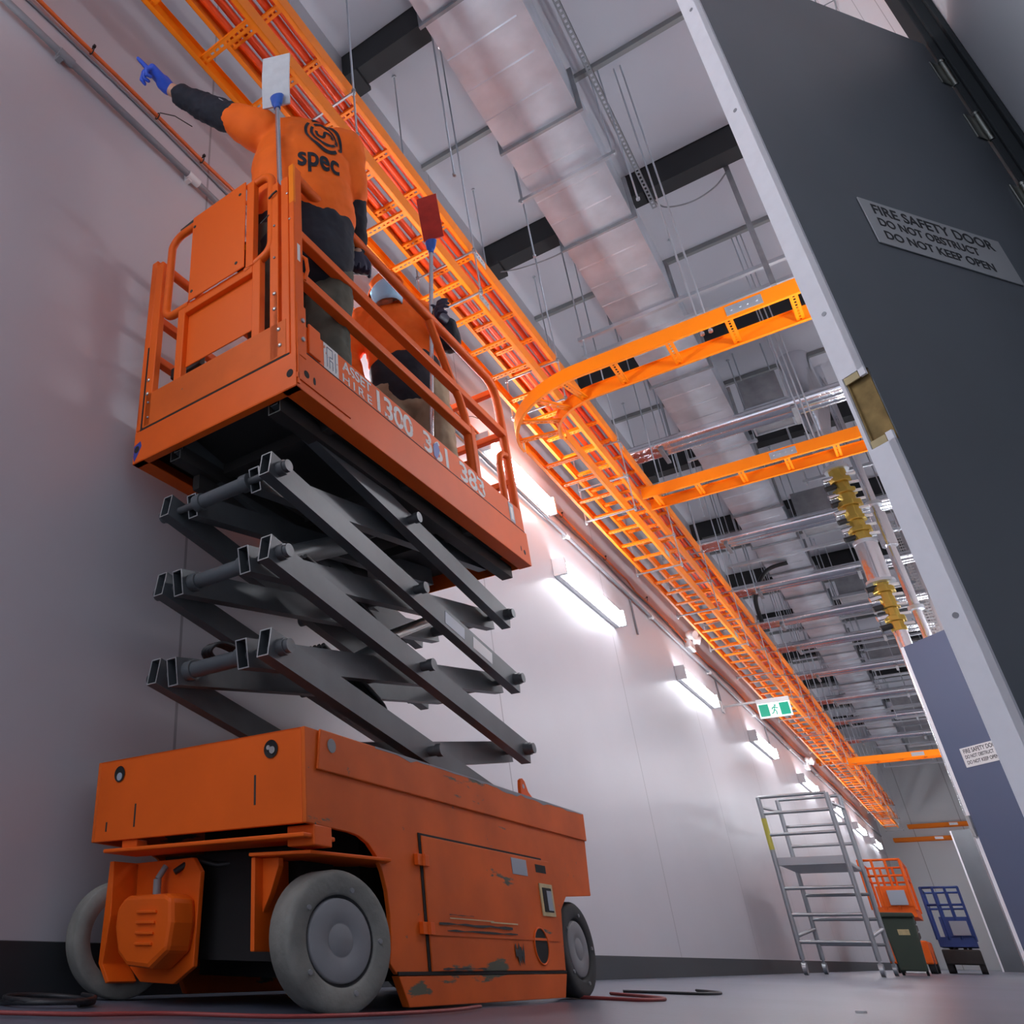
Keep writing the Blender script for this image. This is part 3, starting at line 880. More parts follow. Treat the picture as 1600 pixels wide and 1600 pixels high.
# second thin conduit and orange cable
oc = [(-2.0, -1.0)]
P = [(XW + 0.025, -1 + k * 0.3, 3.725 + 0.006 * math.sin(k * 1.7) + 0.009 * math.sin(k * .6)) for k in range(34)]
P += [(XW + 0.025, 9.2 + k * 0.6, 3.705 + 0.03 * math.sin(k * 1.1) - 0.03) for k in range(36)]
tag(part('orange_cable', MB().path(P, 0.010, 8), 'cable_orange'), 'orange cable tied along the left wall above the grey conduit', 'cable')
P = [(XW + 0.008, -1 + k * 0.3, 3.685 + 0.012 * math.sin(k * 0.9)) for k in range(100)]
tag(part('grey_cable', MB().path(P, 0.006, 8), 'pvc_grey'), 'thin grey cable on the wall just under the orange cable', 'cable')
for k, (y, L) in enumerate(((1.245, 0.0), (1.672, 0.16), (2.00, 0.0), (4.4, 0), (5.0, 0.1), (7.0, 0), (8.2, 0), (9.6, 0))):
    mb = MB().path([(XW + 0.025 + 0.014 * math.cos(t), y, 3.722 + 0.02 * math.sin(t)) for t in [2 * PI * i / 10 for i in range(10)]], 0.003, 6, closed=True)
    if L: mb.path([(XW + 0.04, y, 3.735), (XW + 0.08, y + L * .4, 3.745), (XW + 0.11, y + L, 3.74)], 0.0025, 6)
    else: mb.box(XW + 0.03, XW + 0.045, y - 0.006, y + 0.006, 3.738, 3.752)
    tag(part('cable_tie', mb, 'tie_black'), 'black cable tie round the orange wall cable, %s from the camera' % ORD[k], 'cable tie', 'cable ties on the orange wall cable')
# vertical drop conduits on wall
for k, y in enumerate((8.9, 12.6, 15.9)):
    tag(part('drop_conduit', MB().cyl((XW + 0.014, y, 3.1), (XW + 0.014, y, 3.5), 0.010, 8), 'pvc_grey'), 'short vertical grey conduit on the left wall, %s of three' % ('first', 'second', 'third')[k], 'conduit', 'vertical drops on the left wall')
# exit sign
ex = empty('exit_sign', (XW, 12.6, 3.10), 0, 'green running-man exit sign on a white bracket off the left wall', 'exit sign')
part('bracket', MB().cyl((0, 0, 0.03), (0.80, 0, 0.03), 0.016, 12).box(0, 0.02, -0.06, 0.06, -0.05, 0.10).box(0.42, 0.80, -0.03, 0.03, -0.005, 0.05), 'label_white', ex, 0.003)
pn = part('panel', MB().box(0.42, 0.795, -0.014, 0.014, -0.195, 0.0), 'exit_white', ex, 0.002, label='white sign panel')
g = MB()
g.box(0.436, 0.545, -0.0165, -0.0145, -0.175, -0.02).box(0.672, 0.779, -0.0165, -0.0145, -0.175, -0.02)
part('green_field', g, 'exit_green', pn)
g = MB()
def q2(*p): g.path([(x, -0.0165, z) for x, z in p], 0.006, 6)
g.ell((0.622, -0.0165, -0.045), (0.011, 0.003, 0.011))
q2((0.615, -0.06), (0.605, -0.10)); q2((0.605, -0.10), (0.625, -0.125), (0.62, -0.165)); q2((0.605, -0.10), (0.59, -0.135), (0.565, -0.15))
q2((0.615, -0.065), (0.64, -0.085), (0.65, -0.075)); q2((0.612, -0.065), (0.588, -0.075), (0.58, -0.095))
part('running_figure', g, 'exit_green', pn)
# ================================================================== SCISSOR LIFT
LIFT = empty('scissor_lift', (-1.1545, 1.6116, 0), -0.0218, 'raised orange scissor lift with two workers on its platform', 'scissor lift')
W = 0.76; BL = 1.756
X = lambda u, v, a: Vector((a, u, v))          # prism in (y, z), extruded along x
Y_ = lambda u, v, a: Vector((u, a, v))         # prism in (x, z), extruded along y
ch = MB()
arch = [(0.176, 0.376), (0.215, 0.372), (0.255, 0.358), (0.288, 0.333), (0.312, 0.298), (0.328, 0.255), (0.335, 0.205), (0.332, 0.150), (0.322, 0.10), (0.350, 0.078)]
side = [(0, 0.598), (0, 0.380)] + arch + [(1.375, 0.078), (1.395, 0.18), (1.415, 0.26), (1.475, 0.302), (1.708, 0.316), (1.744, 0.498), (BL, 0.598)]
ch.prism(side, X, -0.012, 0.0)
ch.prism(side, X, -W, -W + 0.012)
body = part('chassis_side', ch, 'lift_orange_worn', LIFT, 0.002)
dk = MB().box(-W + 0.012, -0.012, 0.0, 0.012, 0.380, 0.598)
dk.box(-W + 0.012, -0.012, 0.0, 0.30, 0.592, 0.598).box(-W + 0.012, -0.012, 1.30, BL, 0.592, 0.598)
dk.box(-0.09, -0.012, 0.3, 1.3, 0.592, 0.598).box(-W + 0.012, -W + 0.09, 0.3, 1.3, 0.592, 0.598)
dk.box(-W + 0.012, -0.012, BL - 0.03, BL - 0.012, 0.32, 0.598)
part('front_panel', dk, 'lift_orange', LIFT, 0.002)
part('top_lip', MB().prism([(0.04, 0.503), (1.746, 0.503), (BL + 0.004, 0.601), (0.055, 0.601)], X, 0.0, 0.007).prism([(0.04, 0.503), (1.746, 0.503), (BL + 0.004, 0.601), (0.055, 0.601)], X, -W - 0.007, -W), 'lift_orange_worn', LIFT, 0.003)
part('chassis_core', MB().box(-W + 0.10, -0.10, 0.36, 1.36, 0.06, 0.50), 'gap_black', LIFT)  # core coloured black to stand for the shade inside the chassis
# front holes
for x, nm in ((-0.66, 'far'), (-0.103, 'near')):
    hb = part('lifting_hole', MB().lathe([(0.0, 0), (0.019, 0.0), (0.022, -0.002)], (x, -0.0012, 0.556), (0, 1, 0), 24), 'gap_black', LIFT)
    if nm == 'near':
        part('pin_or_light', MB().cyl((x + 0.004, -0.004, 0.553), (x + 0.004, 0.0, 0.553), 0.009, 12).cyl((x - 0.008, -0.004, 0.56), (x - 0.008, 0, 0.56), 0.006, 10), 'bolt_steel', hb)
    else:
        part('pin_or_light', MB().cyl((x - 0.001, -0.0025, 0.549), (x - 0.001, -0.001, 0.549), 0.011, 14), 'label_grey', hb)  # grey disc stands for the light seen through the far hole
part('grey_cap', MB().cyl((0.007, 0.099, 0.567), (0.009, 0.099, 0.567), 0.017, 24), 'hub_grey', LIFT)
# scratches / gouges on front panel
sc_ = MB()
for x, z0, z1 in ((-0.155, 0.43, 0.50), (-0.585, 0.41, 0.47), (-0.70, 0.405, 0.43)):
    sc_.box(x - 0.003, x + 0.003, -0.0006, 0.0, z0, z1)
part('scuff_mark', sc_, 'under_dark', LIFT)
# lifting lug at the rear top
lug = [(1.31, 0.595), (1.315, 0.645), (1.322, 0.668), (1.338, 0.676), (1.355, 0.668), (1.375, 0.635), (1.40, 0.622), (1.435, 0.600), (1.44, 0.595)]
lg = part('lifting_lug', MB().prism(lug, X, -0.05, -0.038), 'lift_orange', LIFT, 0.001)
part('lug_hole', MB().cyl((-0.0375, 1.337, 0.648), (-0.0371, 1.337, 0.648), 0.008, 14), 'label_grey', lg)
# battery door
dr = part('side_door', MB().box(0.0, 0.006, 0.510, 1.352, 0.084, 0.402), 'lift_orange_worn', LIFT, 0.002, label='battery tray door')
gp = MB().box(0, 0.0025, 0.498, 1.30, 0.402, 0.408).box(0, 0.0025, 0.498, 0.510, 0.084, 0.402).box(0, 0.0035, 0.35, 1.375, 0.0765, 0.084)
part('door_gap', gp, 'gap_black', LIFT)
part('door_step', MB().box(0.006, 0.0085, 0.520, 1.34, 0.165, 0.172), 'lift_orange_worn', dr)
for z in (0.34, 0.18):
    part('hinge', MB().box(0.0, 0.012, 0.470, 0.530, z - 0.014, z + 0.014).cyl((0.012, 0.500, z - 0.014), (0.012, 0.500, z + 0.014), 0.006, 12), 'lift_orange', dr, 0.001)
for y0, y1, z0, z1 in ((0.56, 1.00, 0.188, 0.197), (0.60, 1.03, 0.174, 0.181), (1.00, 1.06, 0.095, 0.165), (0.56, 0.80, 0.086, 0.094), (0.62, 0.76, 0.214, 0.217)):
    n_s = 9; P_ = [(y0 + (y1 - y0) * i / n_s, z1 - random.random() * (z1 - z0) * 0.5) for i in range(n_s + 1)] + [(y1 - (y1 - y0) * i / n_s, z0 + random.random() * (z1 - z0) * 0.5) for i in range(n_s + 1)]
    part('scrape', MB().prism(P_, X, 0.0086, 0.0090), 'under_dark', dr, label='bare grey scrape in the paint')
for y0, y1 in ((0.62, 0.88), (0.86, 1.04)):
    part('scratch', MB().box(0.0086, 0.009, y0, y1, 0.206 if y0 < .7 else 0.203, 0.2085 if y0 < .7 else 0.2065), 'wood_plate', dr, label='pale scratch line')
n_s = 40; P_ = [(0.30 + 1.44 * i / n_s, 0.601) for i in range(n_s + 1)] + [(1.74 - 1.44 * i / n_s, 0.601 - 0.004 - 0.012 * random.random() ** 2) for i in range(n_s + 1)]
part('worn_edge', MB().prism(P_, X, 0.0070, 0.0076), 'pvc_grey', LIFT, label='paint rubbed off the top edge')
part('rating_plate', MB().box(0.006, 0.0075, 1.055, 1.165, 0.345, 0.392), 'label_grey', dr, 0.0005, label='grey rating plate')
part('door_slot', MB().box(0.006, 0.0068, 1.235, 1.315, 0.362, 0.386), 'gap_black', dr)
bx = part('charger_socket', MB().box(0.006, 0.010, 1.240, 1.340, 0.235, 0.330), 'wood_plate', dr, 0.001, label='pale framed socket')
part('socket_recess', MB().box(0.010, 0.0112, 1.255, 1.325, 0.247, 0.318), 'gap_black', bx)
part('socket_label', MB().box(0.0112, 0.0122, 1.285, 1.322, 0.252, 0.310), 'label_grey', bx)
part('oval_opening', MB().prism([(1.195 + 0.050 * math.cos(t), 0.150 + 0.048 * math.sin(t)) for t in [2 * PI * i / 28 for i in range(28)]], X, 0.0062, 0.0070), 'gap_black', dr)
part('oval_rim', MB().path([(0.0075, 1.195 + 0.052 * math.cos(t), 0.150 + 0.050 * math.sin(t)) for t in [2 * PI * i / 32 for i in range(32)]], 0.003, 6, closed=True), 'lift_orange', dr)
part('pothole_guard', MB().prism([(0.354, 0.075), (0.395, 0.010), (1.339, 0.010), (1.376, 0.075)], X, -0.02, 0.002), 'lift_orange_worn', LIFT, 0.002)
part('pothole_guard', MB().prism([(0.354, 0.075), (0.395, 0.010), (1.339, 0.010), (1.376, 0.075)], X, -W, -W + 0.02), 'lift_orange_worn', LIFT, 0.002)
# front axle bolster
part('axle_plate', MB().box(-0.70, -0.005, -0.004, 0.12, 0.350, 0.360).box(-0.64, -0.58, 0.01, 0.05, 0.36, 0.38).box(-0.08, 0.0, 0.03, 0.10, 0.335, 0.380), 'lift_orange', LIFT, 0.003)
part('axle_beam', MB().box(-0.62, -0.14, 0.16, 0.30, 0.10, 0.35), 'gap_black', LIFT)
part('fender_bracket', MB().prism([(-0.19, 0.02), (-0.02, 0.04), (0.035, 0.30), (-0.09, 0.42), (-0.19, 0.30)], lambda u, v, a: Vector((u, v, a)), 0.319, 0.327), 'lift_orange', LIFT, 0.002)
part('fork_plate', MB().prism([(-0.19, 0.318), (-0.19, 0.22), (-0.178, 0.20), (-0.155, 0.24), (-0.13, 0.30), (-0.13, 0.318)], Y_, 0.06, 0.08).box(-0.19, -0.178, 0.03, 0.26, 0.12, 0.318), 'lift_orange', LIFT, 0.002)

def wheel(name, c, nrm, outer=True, r=0.145, wdt=0.085, dark=False):
    """c: centre of the outward face on the axis; nrm: outward normal"""
    root = bpy.data.objects.new(name, None); root.empty_display_size = .05
    COL.objects.link(root); root.parent = LIFT
    c = Vector(c); nrm = Vector(nrm).normalized()
    prof = [(0.092, -0.006), (0.098, -0.002), (0.128, 0.0), (0.137, -0.002), (0.142, -0.007), (r, -0.014), (r, -wdt + 0.008), (0.140, -wdt), (0.100, -wdt)]
    part('tyre', MB().lathe(prof, c, nrm, 56, closed=True), 'rubber' if not dark else 'rubber_dark', root)
    return root, c, nrm
def hub(root, c, nrm):
    part('rim', MB().lathe([(0.093, -0.006), (0.090, -0.014), (0.084, -0.016), (0.080, -0.016)], c, nrm, 48), 'rubber_dark', root)
    part('hub_cap', MB().lathe([(0.086, -0.016), (0.0845, -0.006), (0.081, -0.004), (0.036, -0.003), (0.034, -0.0045), (0.032, -0.003), (0.0, -0.003)], c, nrm, 48), 'hub_grey', root, label='flat grey hub cap')
    e1 = nrm.orthogonal().normalized(); e2 = nrm.cross(e1)
    for k in range(5):
        t = 2 * PI * k / 5 + 0.5
        p = c + (e1 * math.cos(t) + e2 * math.sin(t)) * 0.107
        part('wheel_bolt', MB().cyl(p - nrm * 0.004, p + nrm * 0.003, 0.0055, 8), 'hub_grey', root)
an = math.radians(20)
nN = (math.cos(an), -math.sin(an), 0)
r1, c1, n1 = wheel('front_wheel', (0.0, 0.125, 0.146), nN); hub(r1, c1, n1)
r2, c2, n2 = wheel('rear_wheel', (-0.015, 1.565, 0.146), (1, 0, 0), dark=True); hub(r2, c2, n2)
r3, c3, n3 = wheel('rear_wheel', (-W + 0.015, 1.565, 0.146), (-1, 0, 0), dark=True); hub(r3, c3, n3)
r4, c4, n4 = wheel('front_wheel', (-0.800, 0.150, 0.146), (-math.cos(an), math.sin(an), 0))
# far fork with drive motor cover, turned with the wheel
fk = bpy.data.objects.new('drive_unit', None); COL.objects.link(fk); fk.parent = LIFT
fk.location = (-0.57, 0.075, 0); fk.rotation_euler = (0, 0, -math.radians(8))
part('fork_plate', MB().prism([(-0.165, 0.335), (-0.135, 0.33), (-0.13, 0.20), (-0.15, 0.085), (-0.085, 0.045), (0.06, 0.045), (0.14, 0.085), (0.155, 0.300), (0.12, 0.335)], Y_, 0.035, 0.050), 'lift_orange', fk, 0.003)
part('fork_flange', MB().prism([(-0.165, 0.335), (-0.145, 0.335), (-0.138, 0.20), (-0.158, 0.085), (-0.120, 0.045), (-0.135, 0.040), (-0.178, 0.085)], Y_, -0.04, 0.05), 'lift_orange', fk, 0.002)
hexa = [(-0.075, 0.238), (-0.055, 0.246), (0.115, 0.246), (0.140, 0.236), (0.145, 0.180), (0.132, 0.118), (0.060, 0.078), (-0.040, 0.082), (-0.085, 0.110), (-0.108, 0.170), (-0.105, 0.215)]
mc = part('motor_cover', MB().prism(hexa, Y_, -0.045, 0.035), 'lift_orange', fk, 0.012, label='moulded orange motor cover')
for k in range(4):
    z = 0.205 - k * 0.024
    part('louvre', MB().box(0.0, 0.085 - 0.004 * k, -0.052, -0.043, z - 0.004, z + 0.003), 'lift_orange', mc, 0.002)
part('cable_gland', MB().cyl((0.015, 0.0, 0.243), (0.015, 0.0, 0.285), 0.011, 14).cyl((0.015, 0, 0.285), (0.022, 0.02, 0.318), 0.008, 12), 'hub_grey', fk)
for x, z in ((-0.118, 0.225), (-0.118, 0.110)):
    part('bolt', MB().cyl((x, 0.03, z), (x, 0.035, z), 0.006, 8), 'hub_grey', fk)
part('hose', MB().path([(-0.50, 0.08, 0.30), (-0.47, 0.12, 0.335), (-0.42, 0.16, 0.32), (-0.30, 0.18, 0.33)], 0.008, 8), 'hose_black', LIFT)

# ---- scissor stack
YL, YR, Z0, DZs = 0.089, 1.667, 0.5615, 0.2861
YC = (YL + YR) / 2
AW, AH = 0.040, 0.082
sl = Vector((0, YR - YL, -DZs)).normalized()
xo_n, xi_n, xi_f, xo_f = -0.166, -0.245, -0.520, -0.600
def arm(x, ya, za_, yb, zb_, nm):
    a = Vector((x, ya, za_)); b = Vector((x, yb, zb_)); d = (b - a).normalized()
    a2 = a - d * (0.045 if max(za_, zb_) < 1.69 or ya > yb else 0.0); b2 = b + d * 0.045
    mb = MB().hollow(a2, b2, AW, AH, 0.0035)
    o = part(nm, mb, 'arm_steel', LIFT)
    # bright cut edge on the open ends
    for p, s in ((a2, -1), (b2, 1)):
        e = MB().hollow(p - d * 0.0008, p + d * 0.0008, AW + 0.0004, AH + 0.0004, 0.0032)
        part('cut_end', e, 'bare_edge', o, label='bright cut end of the arm')
    return o
for i in range(4):
    zl, zu = Z0 + DZs * i, Z0 + DZs * (i + 1)
    for x in (xo_n, xo_f):
        arm(x, YL, zu, YR, zl, 'outer_arm')
    for x in (xi_n, xi_f):
        arm(x, YL, zl, YR, zu, 'inner_arm')
    zm = (zl + zu) / 2
    for x0, x1 in ((xo_n + AW / 2, -0.112), (xo_f - AW / 2, -0.655)):
        mb = MB().cyl((x0, YC, zm), (x1, YC, zm), 0.0165, 18).cyl((x1 - 0.006 * (1 if x1 > -0.4 else -1), YC, zm), (x1 + 0.014 * (1 if x1 > -0.4 else -1), YC, zm), 0.021, 18)
        part('centre_pin', mb, 'pin_steel', LIFT, 0.001)
    part('centre_tube', MB().cyl((xi_n, YC, zm), (xi_f, YC, zm), 0.02, 18), 'pin_steel', LIFT)
for i in range(1, 4):
    z = Z0 + DZs * i
    for y in (YL, YR):
        mb = MB().cyl((-0.655, y, z), (-0.112, y, z), 0.0125, 18)
        for s0, s1, r in ((xo_n + AW / 2, -0.122, 0.024), (-0.122, -0.108, 0.020), (xo_f - AW / 2, -0.645, 0.024), (-0.645, -0.66, 0.020)):
            mb.cyl((s0, y, z), (s1, y, z), r, 20)
        part('joint_pin', mb, 'pin_steel', LIFT)
    part('cross_tube', MB().cyl((xi_n - AW / 2, YL, z), (xi_f + AW / 2, YL, z), 0.0235, 22).cyl((xi_n - AW / 2, YL, z), (xi_n - AW / 2 - 0.03, YL, z), 0.029, 22).cyl((xi_f + AW / 2, YL, z), (xi_f + AW / 2 + 0.03, YL, z), 0.029, 22), 'arm_steel', LIFT)
    part('cross_tube', MB().cyl((xi_n - AW / 2, YR, z), (xi_f + AW / 2, YR, z), 0.0235, 22), 'arm_steel', LIFT)
# instruction decals on the third outer arm
P0 = Vector((xo_n + AW / 2 + 0.0006, YL, Z0 + DZs * 3)); dv = sl
for t0, t1, m_ in ((1.02, 1.17, 'label_grey'), (1.24, 1.40, 'label_white')):
    mb = MB().bar(P0 + dv * t0, P0 + dv * t1, 0.0012, 0.05)
    part('decal', mb, m_, LIFT)
# hydraulic cylinder and hoses
cy = part('hydraulic_cylinder', MB().cyl((-0.38, 0.72, Z0 + DZs * 1.45), (-0.38, 1.10, Z0 + DZs * 2.2), 0.035, 24), 'arm_steel', LIFT)
part('cylinder_rod', MB().cyl((-0.38, 1.04, Z0 + DZs * 2.2), (-0.38, 1.45, Z0 + DZs * 2.9), 0.022, 18), 'bolt_steel', cy)
cy = part('hydraulic_cylinder', MB().cyl((-0.38, 0.30, Z0 + DZs * 2.4), (-0.38, 0.85, Z0 + DZs * 3.4), 0.04, 24), 'arm_steel', LIFT)
def hose(pts, r=0.009):
    V = [Vector(p) for p in pts]; V = [V[0]] + V + [V[-1]]; Q = []
    for i in range(1, len(V) - 2):
        for t in range(6):
            t /= 6
            a, b, c, d = V[i - 1], V[i], V[i + 1], V[i + 2]
            Q.append(0.5 * ((2 * b) + (c - a) * t + (2 * a - 5 * b + 4 * c - d) * t * t + (3 * b - a - 3 * c + d) * t ** 3))
    Q.append(V[-2])
    part('hose', MB().path(Q, r, 8), 'hose_black', LIFT)
for j in range(4):
    o = 0.018 * j
    hose([(-0.30 - o, 0.42, Z0 + DZs * 2.55), (-0.31 - o, 0.62, Z0 + DZs * 2.42 + o * .5), (-0.30 - o, 0.86, Z0 + DZs * 2.02 + o), (-0.32 - o, 0.93, Z0 + DZs * 2.10), (-0.33 - o, 0.85, Z0 + DZs * 2.32), (-0.33 - o, 0.6, Z0 + DZs * 2.65)])
    hose([(-0.30 - o, 0.50, Z0 + DZs * 1.35), (-0.31 - o, 0.66, Z0 + DZs * 1.15 + o * .5), (-0.30 - o, 0.84, Z0 + DZs * 1.02 + o), (-0.32 - o, 0.89, Z0 + DZs * 1.14), (-0.33 - o, 0.78, Z0 + DZs * 1.35), (-0.33 - o, 0.55, Z0 + DZs * 1.6)])
    hose([(-0.48 + o * .6, 0.20, Z0 + DZs * 1.10), (-0.47 + o * .6, 0.12, Z0 + DZs * 1.20), (-0.44 + o * .6, 0.15, Z0 + DZs * 1.30), (-0.42 + o * .6, 0.28, Z0 + DZs * 1.22)], 0.006)

# ---- platform
PX0, PX1, PY0, PY1 = -0.80, -0.041, 0.045, 1.795
PZ = 1.67
pl = MB()
pl.box(PX1 - 0.006, PX1, PY0, PY1, PZ, 1.832)
pl.box(PX0, PX0 + 0.006, PY0, PY1, PZ, 1.832)
pl.box(PX0, PX1, PY0 - 0.001, PY0 + 0.005, PZ, 1.806)
pl.box(PX0, PX1, PY1 - 0.006, PY1, PZ, 1.832)
pl.box(PX1 - 0.06, PX1, PY0, PY1, PZ - 0.003, PZ + 0.003).box(PX0, PX0 + 0.06, PY0, PY1, PZ - 0.003, PZ + 0.003).box(PX0, PX1, PY0, PY0 + 0.03, PZ - 0.003, PZ + 0.003)
part('deck_frame', pl, 'lift_orange', LIFT, 0.002)
part('deck_floor', MB().box(PX0 + 0.006, PX1 - 0.006, PY0 + 0.006, PY1 - 0.006, 1.748, 1.757), 'deck_dark', LIFT)
ur = MB()
for x in (-0.155, -0.605):
    ur.hollow((x, PY0 + 0.03, 1.655), (x, PY1 - 0.02, 1.655), 0.05, 0.055, 0.004)
ur.box(PX0 + 0.06, PX1 - 0.06, 0.30, 0.34, 1.665, 1.705).box(PX0 + 0.06, PX1 - 0.06, 0.80, 0.84, 1.665, 1.705).box(PX0 + 0.06, PX1 - 0.06, 1.3, 1.34, 1.665, 1.705)
part('under_rails', ur, 'under_dark', LIFT)
part('arm_track', MB().bar((-0.62, 0.20, 1.60), (-0.62, 1.3, 1.60), 0.03, 0.06), 'under_dark', LIFT)
# toe boards with lettering
tb = MB().prism([(PY0 + 0.01, 1.834), (PY1 - 0.01, 1.834), (PY1 - 0.01, 1.950), (0.06, 1.950)], X, PX1 - 0.010, PX1 - 0.004)
tbo = part('toe_board', tb, 'lift_orange', LIFT, 0.001, label='side board carrying the hire lettering')
part('toe_board', MB().box(PX0 + 0.004, PX0 + 0.010, PY0, PY1, 1.834, 1.95), 'lift_orange', LIFT)
part('toe_board', MB().box(PX0 + 0.01, PX1 - 0.01, PY1 - 0.012, PY1 - 0.006, 1.834, 1.95), 'lift_orange', LIFT)
part('board_line', MB().box(PX1 - 0.0005, PX1 + 0.0008, 0.06, PY1 - 0.02, 1.8285, 1.8325), 'gap_black', LIFT)
part('side_strip', MB().box(PX1, PX1 + 0.004, PY0, PY0 + 0.30, 1.7, 1.72).box(PX1, PX1 + 0.004, 0.05, 0.06, 1.68, 1.83), 'lift_orange', LIFT, 0.001)
xs = PX1 - 0.0035
def side_text(s, y0, z0, h, y1, m='letter_white', bold=0.0, spacing=1.0, zshear=0.0):
    t = text('lettering', s, 1.0, m, tbo, Matrix.Identity(4), 0.0, bold=bold, spacing=spacing)
    vs = [v.co for v in t.data.vertices]
    x0 = min(v.x for v in vs); x1 = max(v.x for v in vs); yb_ = min(v.y for v in vs); yt = max(v.y for v in vs)
    for v in t.data.vertices:
        u = (v.co.x - x0) / (x1 - x0); q = (v.co.y - yb_) / (yt - yb_)
        v.co = Vector((xs + 0.0006, y0 + u * (y1 - y0), z0 + q * h))
    return t
side_text('ASSET', 0.315, 1.896, 0.044, 0.500, bold=0.025)
side_text('HIRE', 0.315, 1.844, 0.036, 0.500, spacing=1.4, bold=0.012)
side_text('1300', 0.535, 1.842, 0.096, 0.790, bold=0.022, spacing=0.95)
side_text('361', 0.870, 1.842, 0.096, 1.070, bold=0.022, spacing=0.95)
side_text('383', 1.170, 1.842, 0.096, 1.395, bold=0.022, spacing=0.95)
lgp = part('maker_plate', MB().box(xs, xs + 0.001, 0.205, 0.290, 1.838, 1.948), 'letter_white', tbo)
g = MB()
xg = xs + 0.0012
for a, b in (((0.222, 1.85), (0.222, 1.935)), ((0.222, 1.935), (0.255, 1.935)), ((0.255, 1.935), (0.255, 1.90)), ((0.255, 1.90), (0.237, 1.90)), ((0.237, 1.90), (0.237, 1.85)), ((0.272, 1.85), (0.272, 1.935)), ((0.255, 1.85), (0.255, 1.885)), ((0.237, 1.885), (0.255, 1.885))):
    g.bar((xg, a[0], a[1]), (xg, b[0], b[1]), 0.0008, 0.0045, (1, 0, 0))
part('monogram', g, 'label_grey', lgp)
part('blue_patch', MB().prism([(0.945, 1.850), (0.950, 1.905), (0.985, 1.930), (1.0, 1.90), (0.985, 1.865), (0.965, 1.84)], X, xs + 0.001, xs + 0.0018), 'blue_tape', tbo, label='smear of blue tape over the digits')
pb = part('rear_label', MB().box(xs, xs + 0.001, 1.640, 1.690, 1.842, 1.940), 'label_grey', tbo)
part('label_symbol', MB().box(xs + 0.001, xs + 0.0016, 1.652, 1.678, 1.855, 1.92), 'label_white', pb)
for y, z, ry, rz_ in ((0.100, 1.742, 0.014, 0.014), (0.142, 1.738, 0.007, 0.016), (1.735, 1.715, 0.010, 0.012), (1.700, 1.722, 0.004, 0.013)):
    part('frame_hole', MB().prism([(y + ry * math.cos(t), z + rz_ * math.sin(t)) for t in [2 * PI * i / 20 for i in range(20)]], X, PX1 - 0.0002, PX1 + 0.0006), 'gap_black', LIFT)
for x in (-0.066, -0.781):
    mb = MB().prism([(x + 0.013 * math.cos(t), 1.726 + 0.015 * math.sin(t)) for t in [2 * PI * i / 20 for i in range(20)]], Y_, PY0 - 0.0022, PY0 - 0.0008)
    part('frame_hole', mb, 'gap_black', LIFT)
part('blue_mark', MB().prism([(-0.797, 1.695), (-0.797, 1.745), (-0.765, 1.757), (-0.757, 1.735), (-0.772, 1.705), (-0.79, 1.675)], Y_, PY0 - 0.0016, PY0 - 0.0006), 'blue_paint', LIFT, label='splash of blue paint on the corner')

# ---- guard rails
T = 0.036
def rail(pts, w_=T, nm='guard_rail', m='lift_orange', r=None):
    if r is None:
        mb = MB()
        for a, b in zip(pts, pts[1:]): mb.bar(a, b, w_, w_)
        return part(nm, mb, m, LIFT, 0.005)
    return part(nm, MB().path(pts, r, 12), m, LIFT)
XN = PX1 - 0.022; XF = PX0 + 0.022
def bend(p, q, r_, n=6):
    return p
# near side top rail with bent down rear end
ZT = 2.675
top = [(XN, 0.075, ZT), (XN, 1.66, ZT), (XN, 1.705, ZT - 0.012), (XN, 1.735, ZT - 0.040), (XN, 1.752, ZT - 0.085), (XN, 1.760, ZT - 0.15), (XN, 1.765, 2.40), (XN, 1.77, 1.95)]
part('guard_rail', MB().path(top, 0.021, 14), 'lift_orange', LIFT)
part('guard_rail', MB().path([(XF, y, z) for _, y, z in top], 0.021, 14), 'lift_orange', LIFT)
rail([(XN, 0.08, 2.375), (XN, 1.76, 2.375)], 0.038)
rail([(XN, 0.08, 2.175), (XN, 1.345, 2.175)], 0.038)
rail([(XF, 0.08, 2.375), (XF, 1.76, 2.375)], 0.034)
rail([(XF, 0.08, 2.175), (XF, 1.345, 2.175)], 0.034)
for x in (XN, XF):
    rail([(x, 1.085, ZT - 0.02), (x, 1.12, 2.60), (x, 1.24, 2.41), (x, 1.30, 2.34), (x, 1.335, 2.26), (x, 1.348, 2.18), (x, 1.35, 1.95)], r=0.018, nm='slanted_brace')
    rail([(x, 1.36, 1.93), (x, 1.36, 2.20)], 0.042, 'rail_post')
    part('inner_loop', MB().path([(x, 1.66, 1.96), (x, 1.66, 2.16), (x, 1.675, 2.21), (x, 1.71, 2.24), (x, 1.76, 2.25)], 0.016, 12), 'lift_orange', LIFT)
# rear rails
for z in (ZT - 0.03, 2.375, 2.10):
    rail([(XF, 1.765, z), (XN, 1.765, z)], 0.034)
rail([(XF, 1.36, 2.02), (XN, 1.36, 2.02)], 0.030)
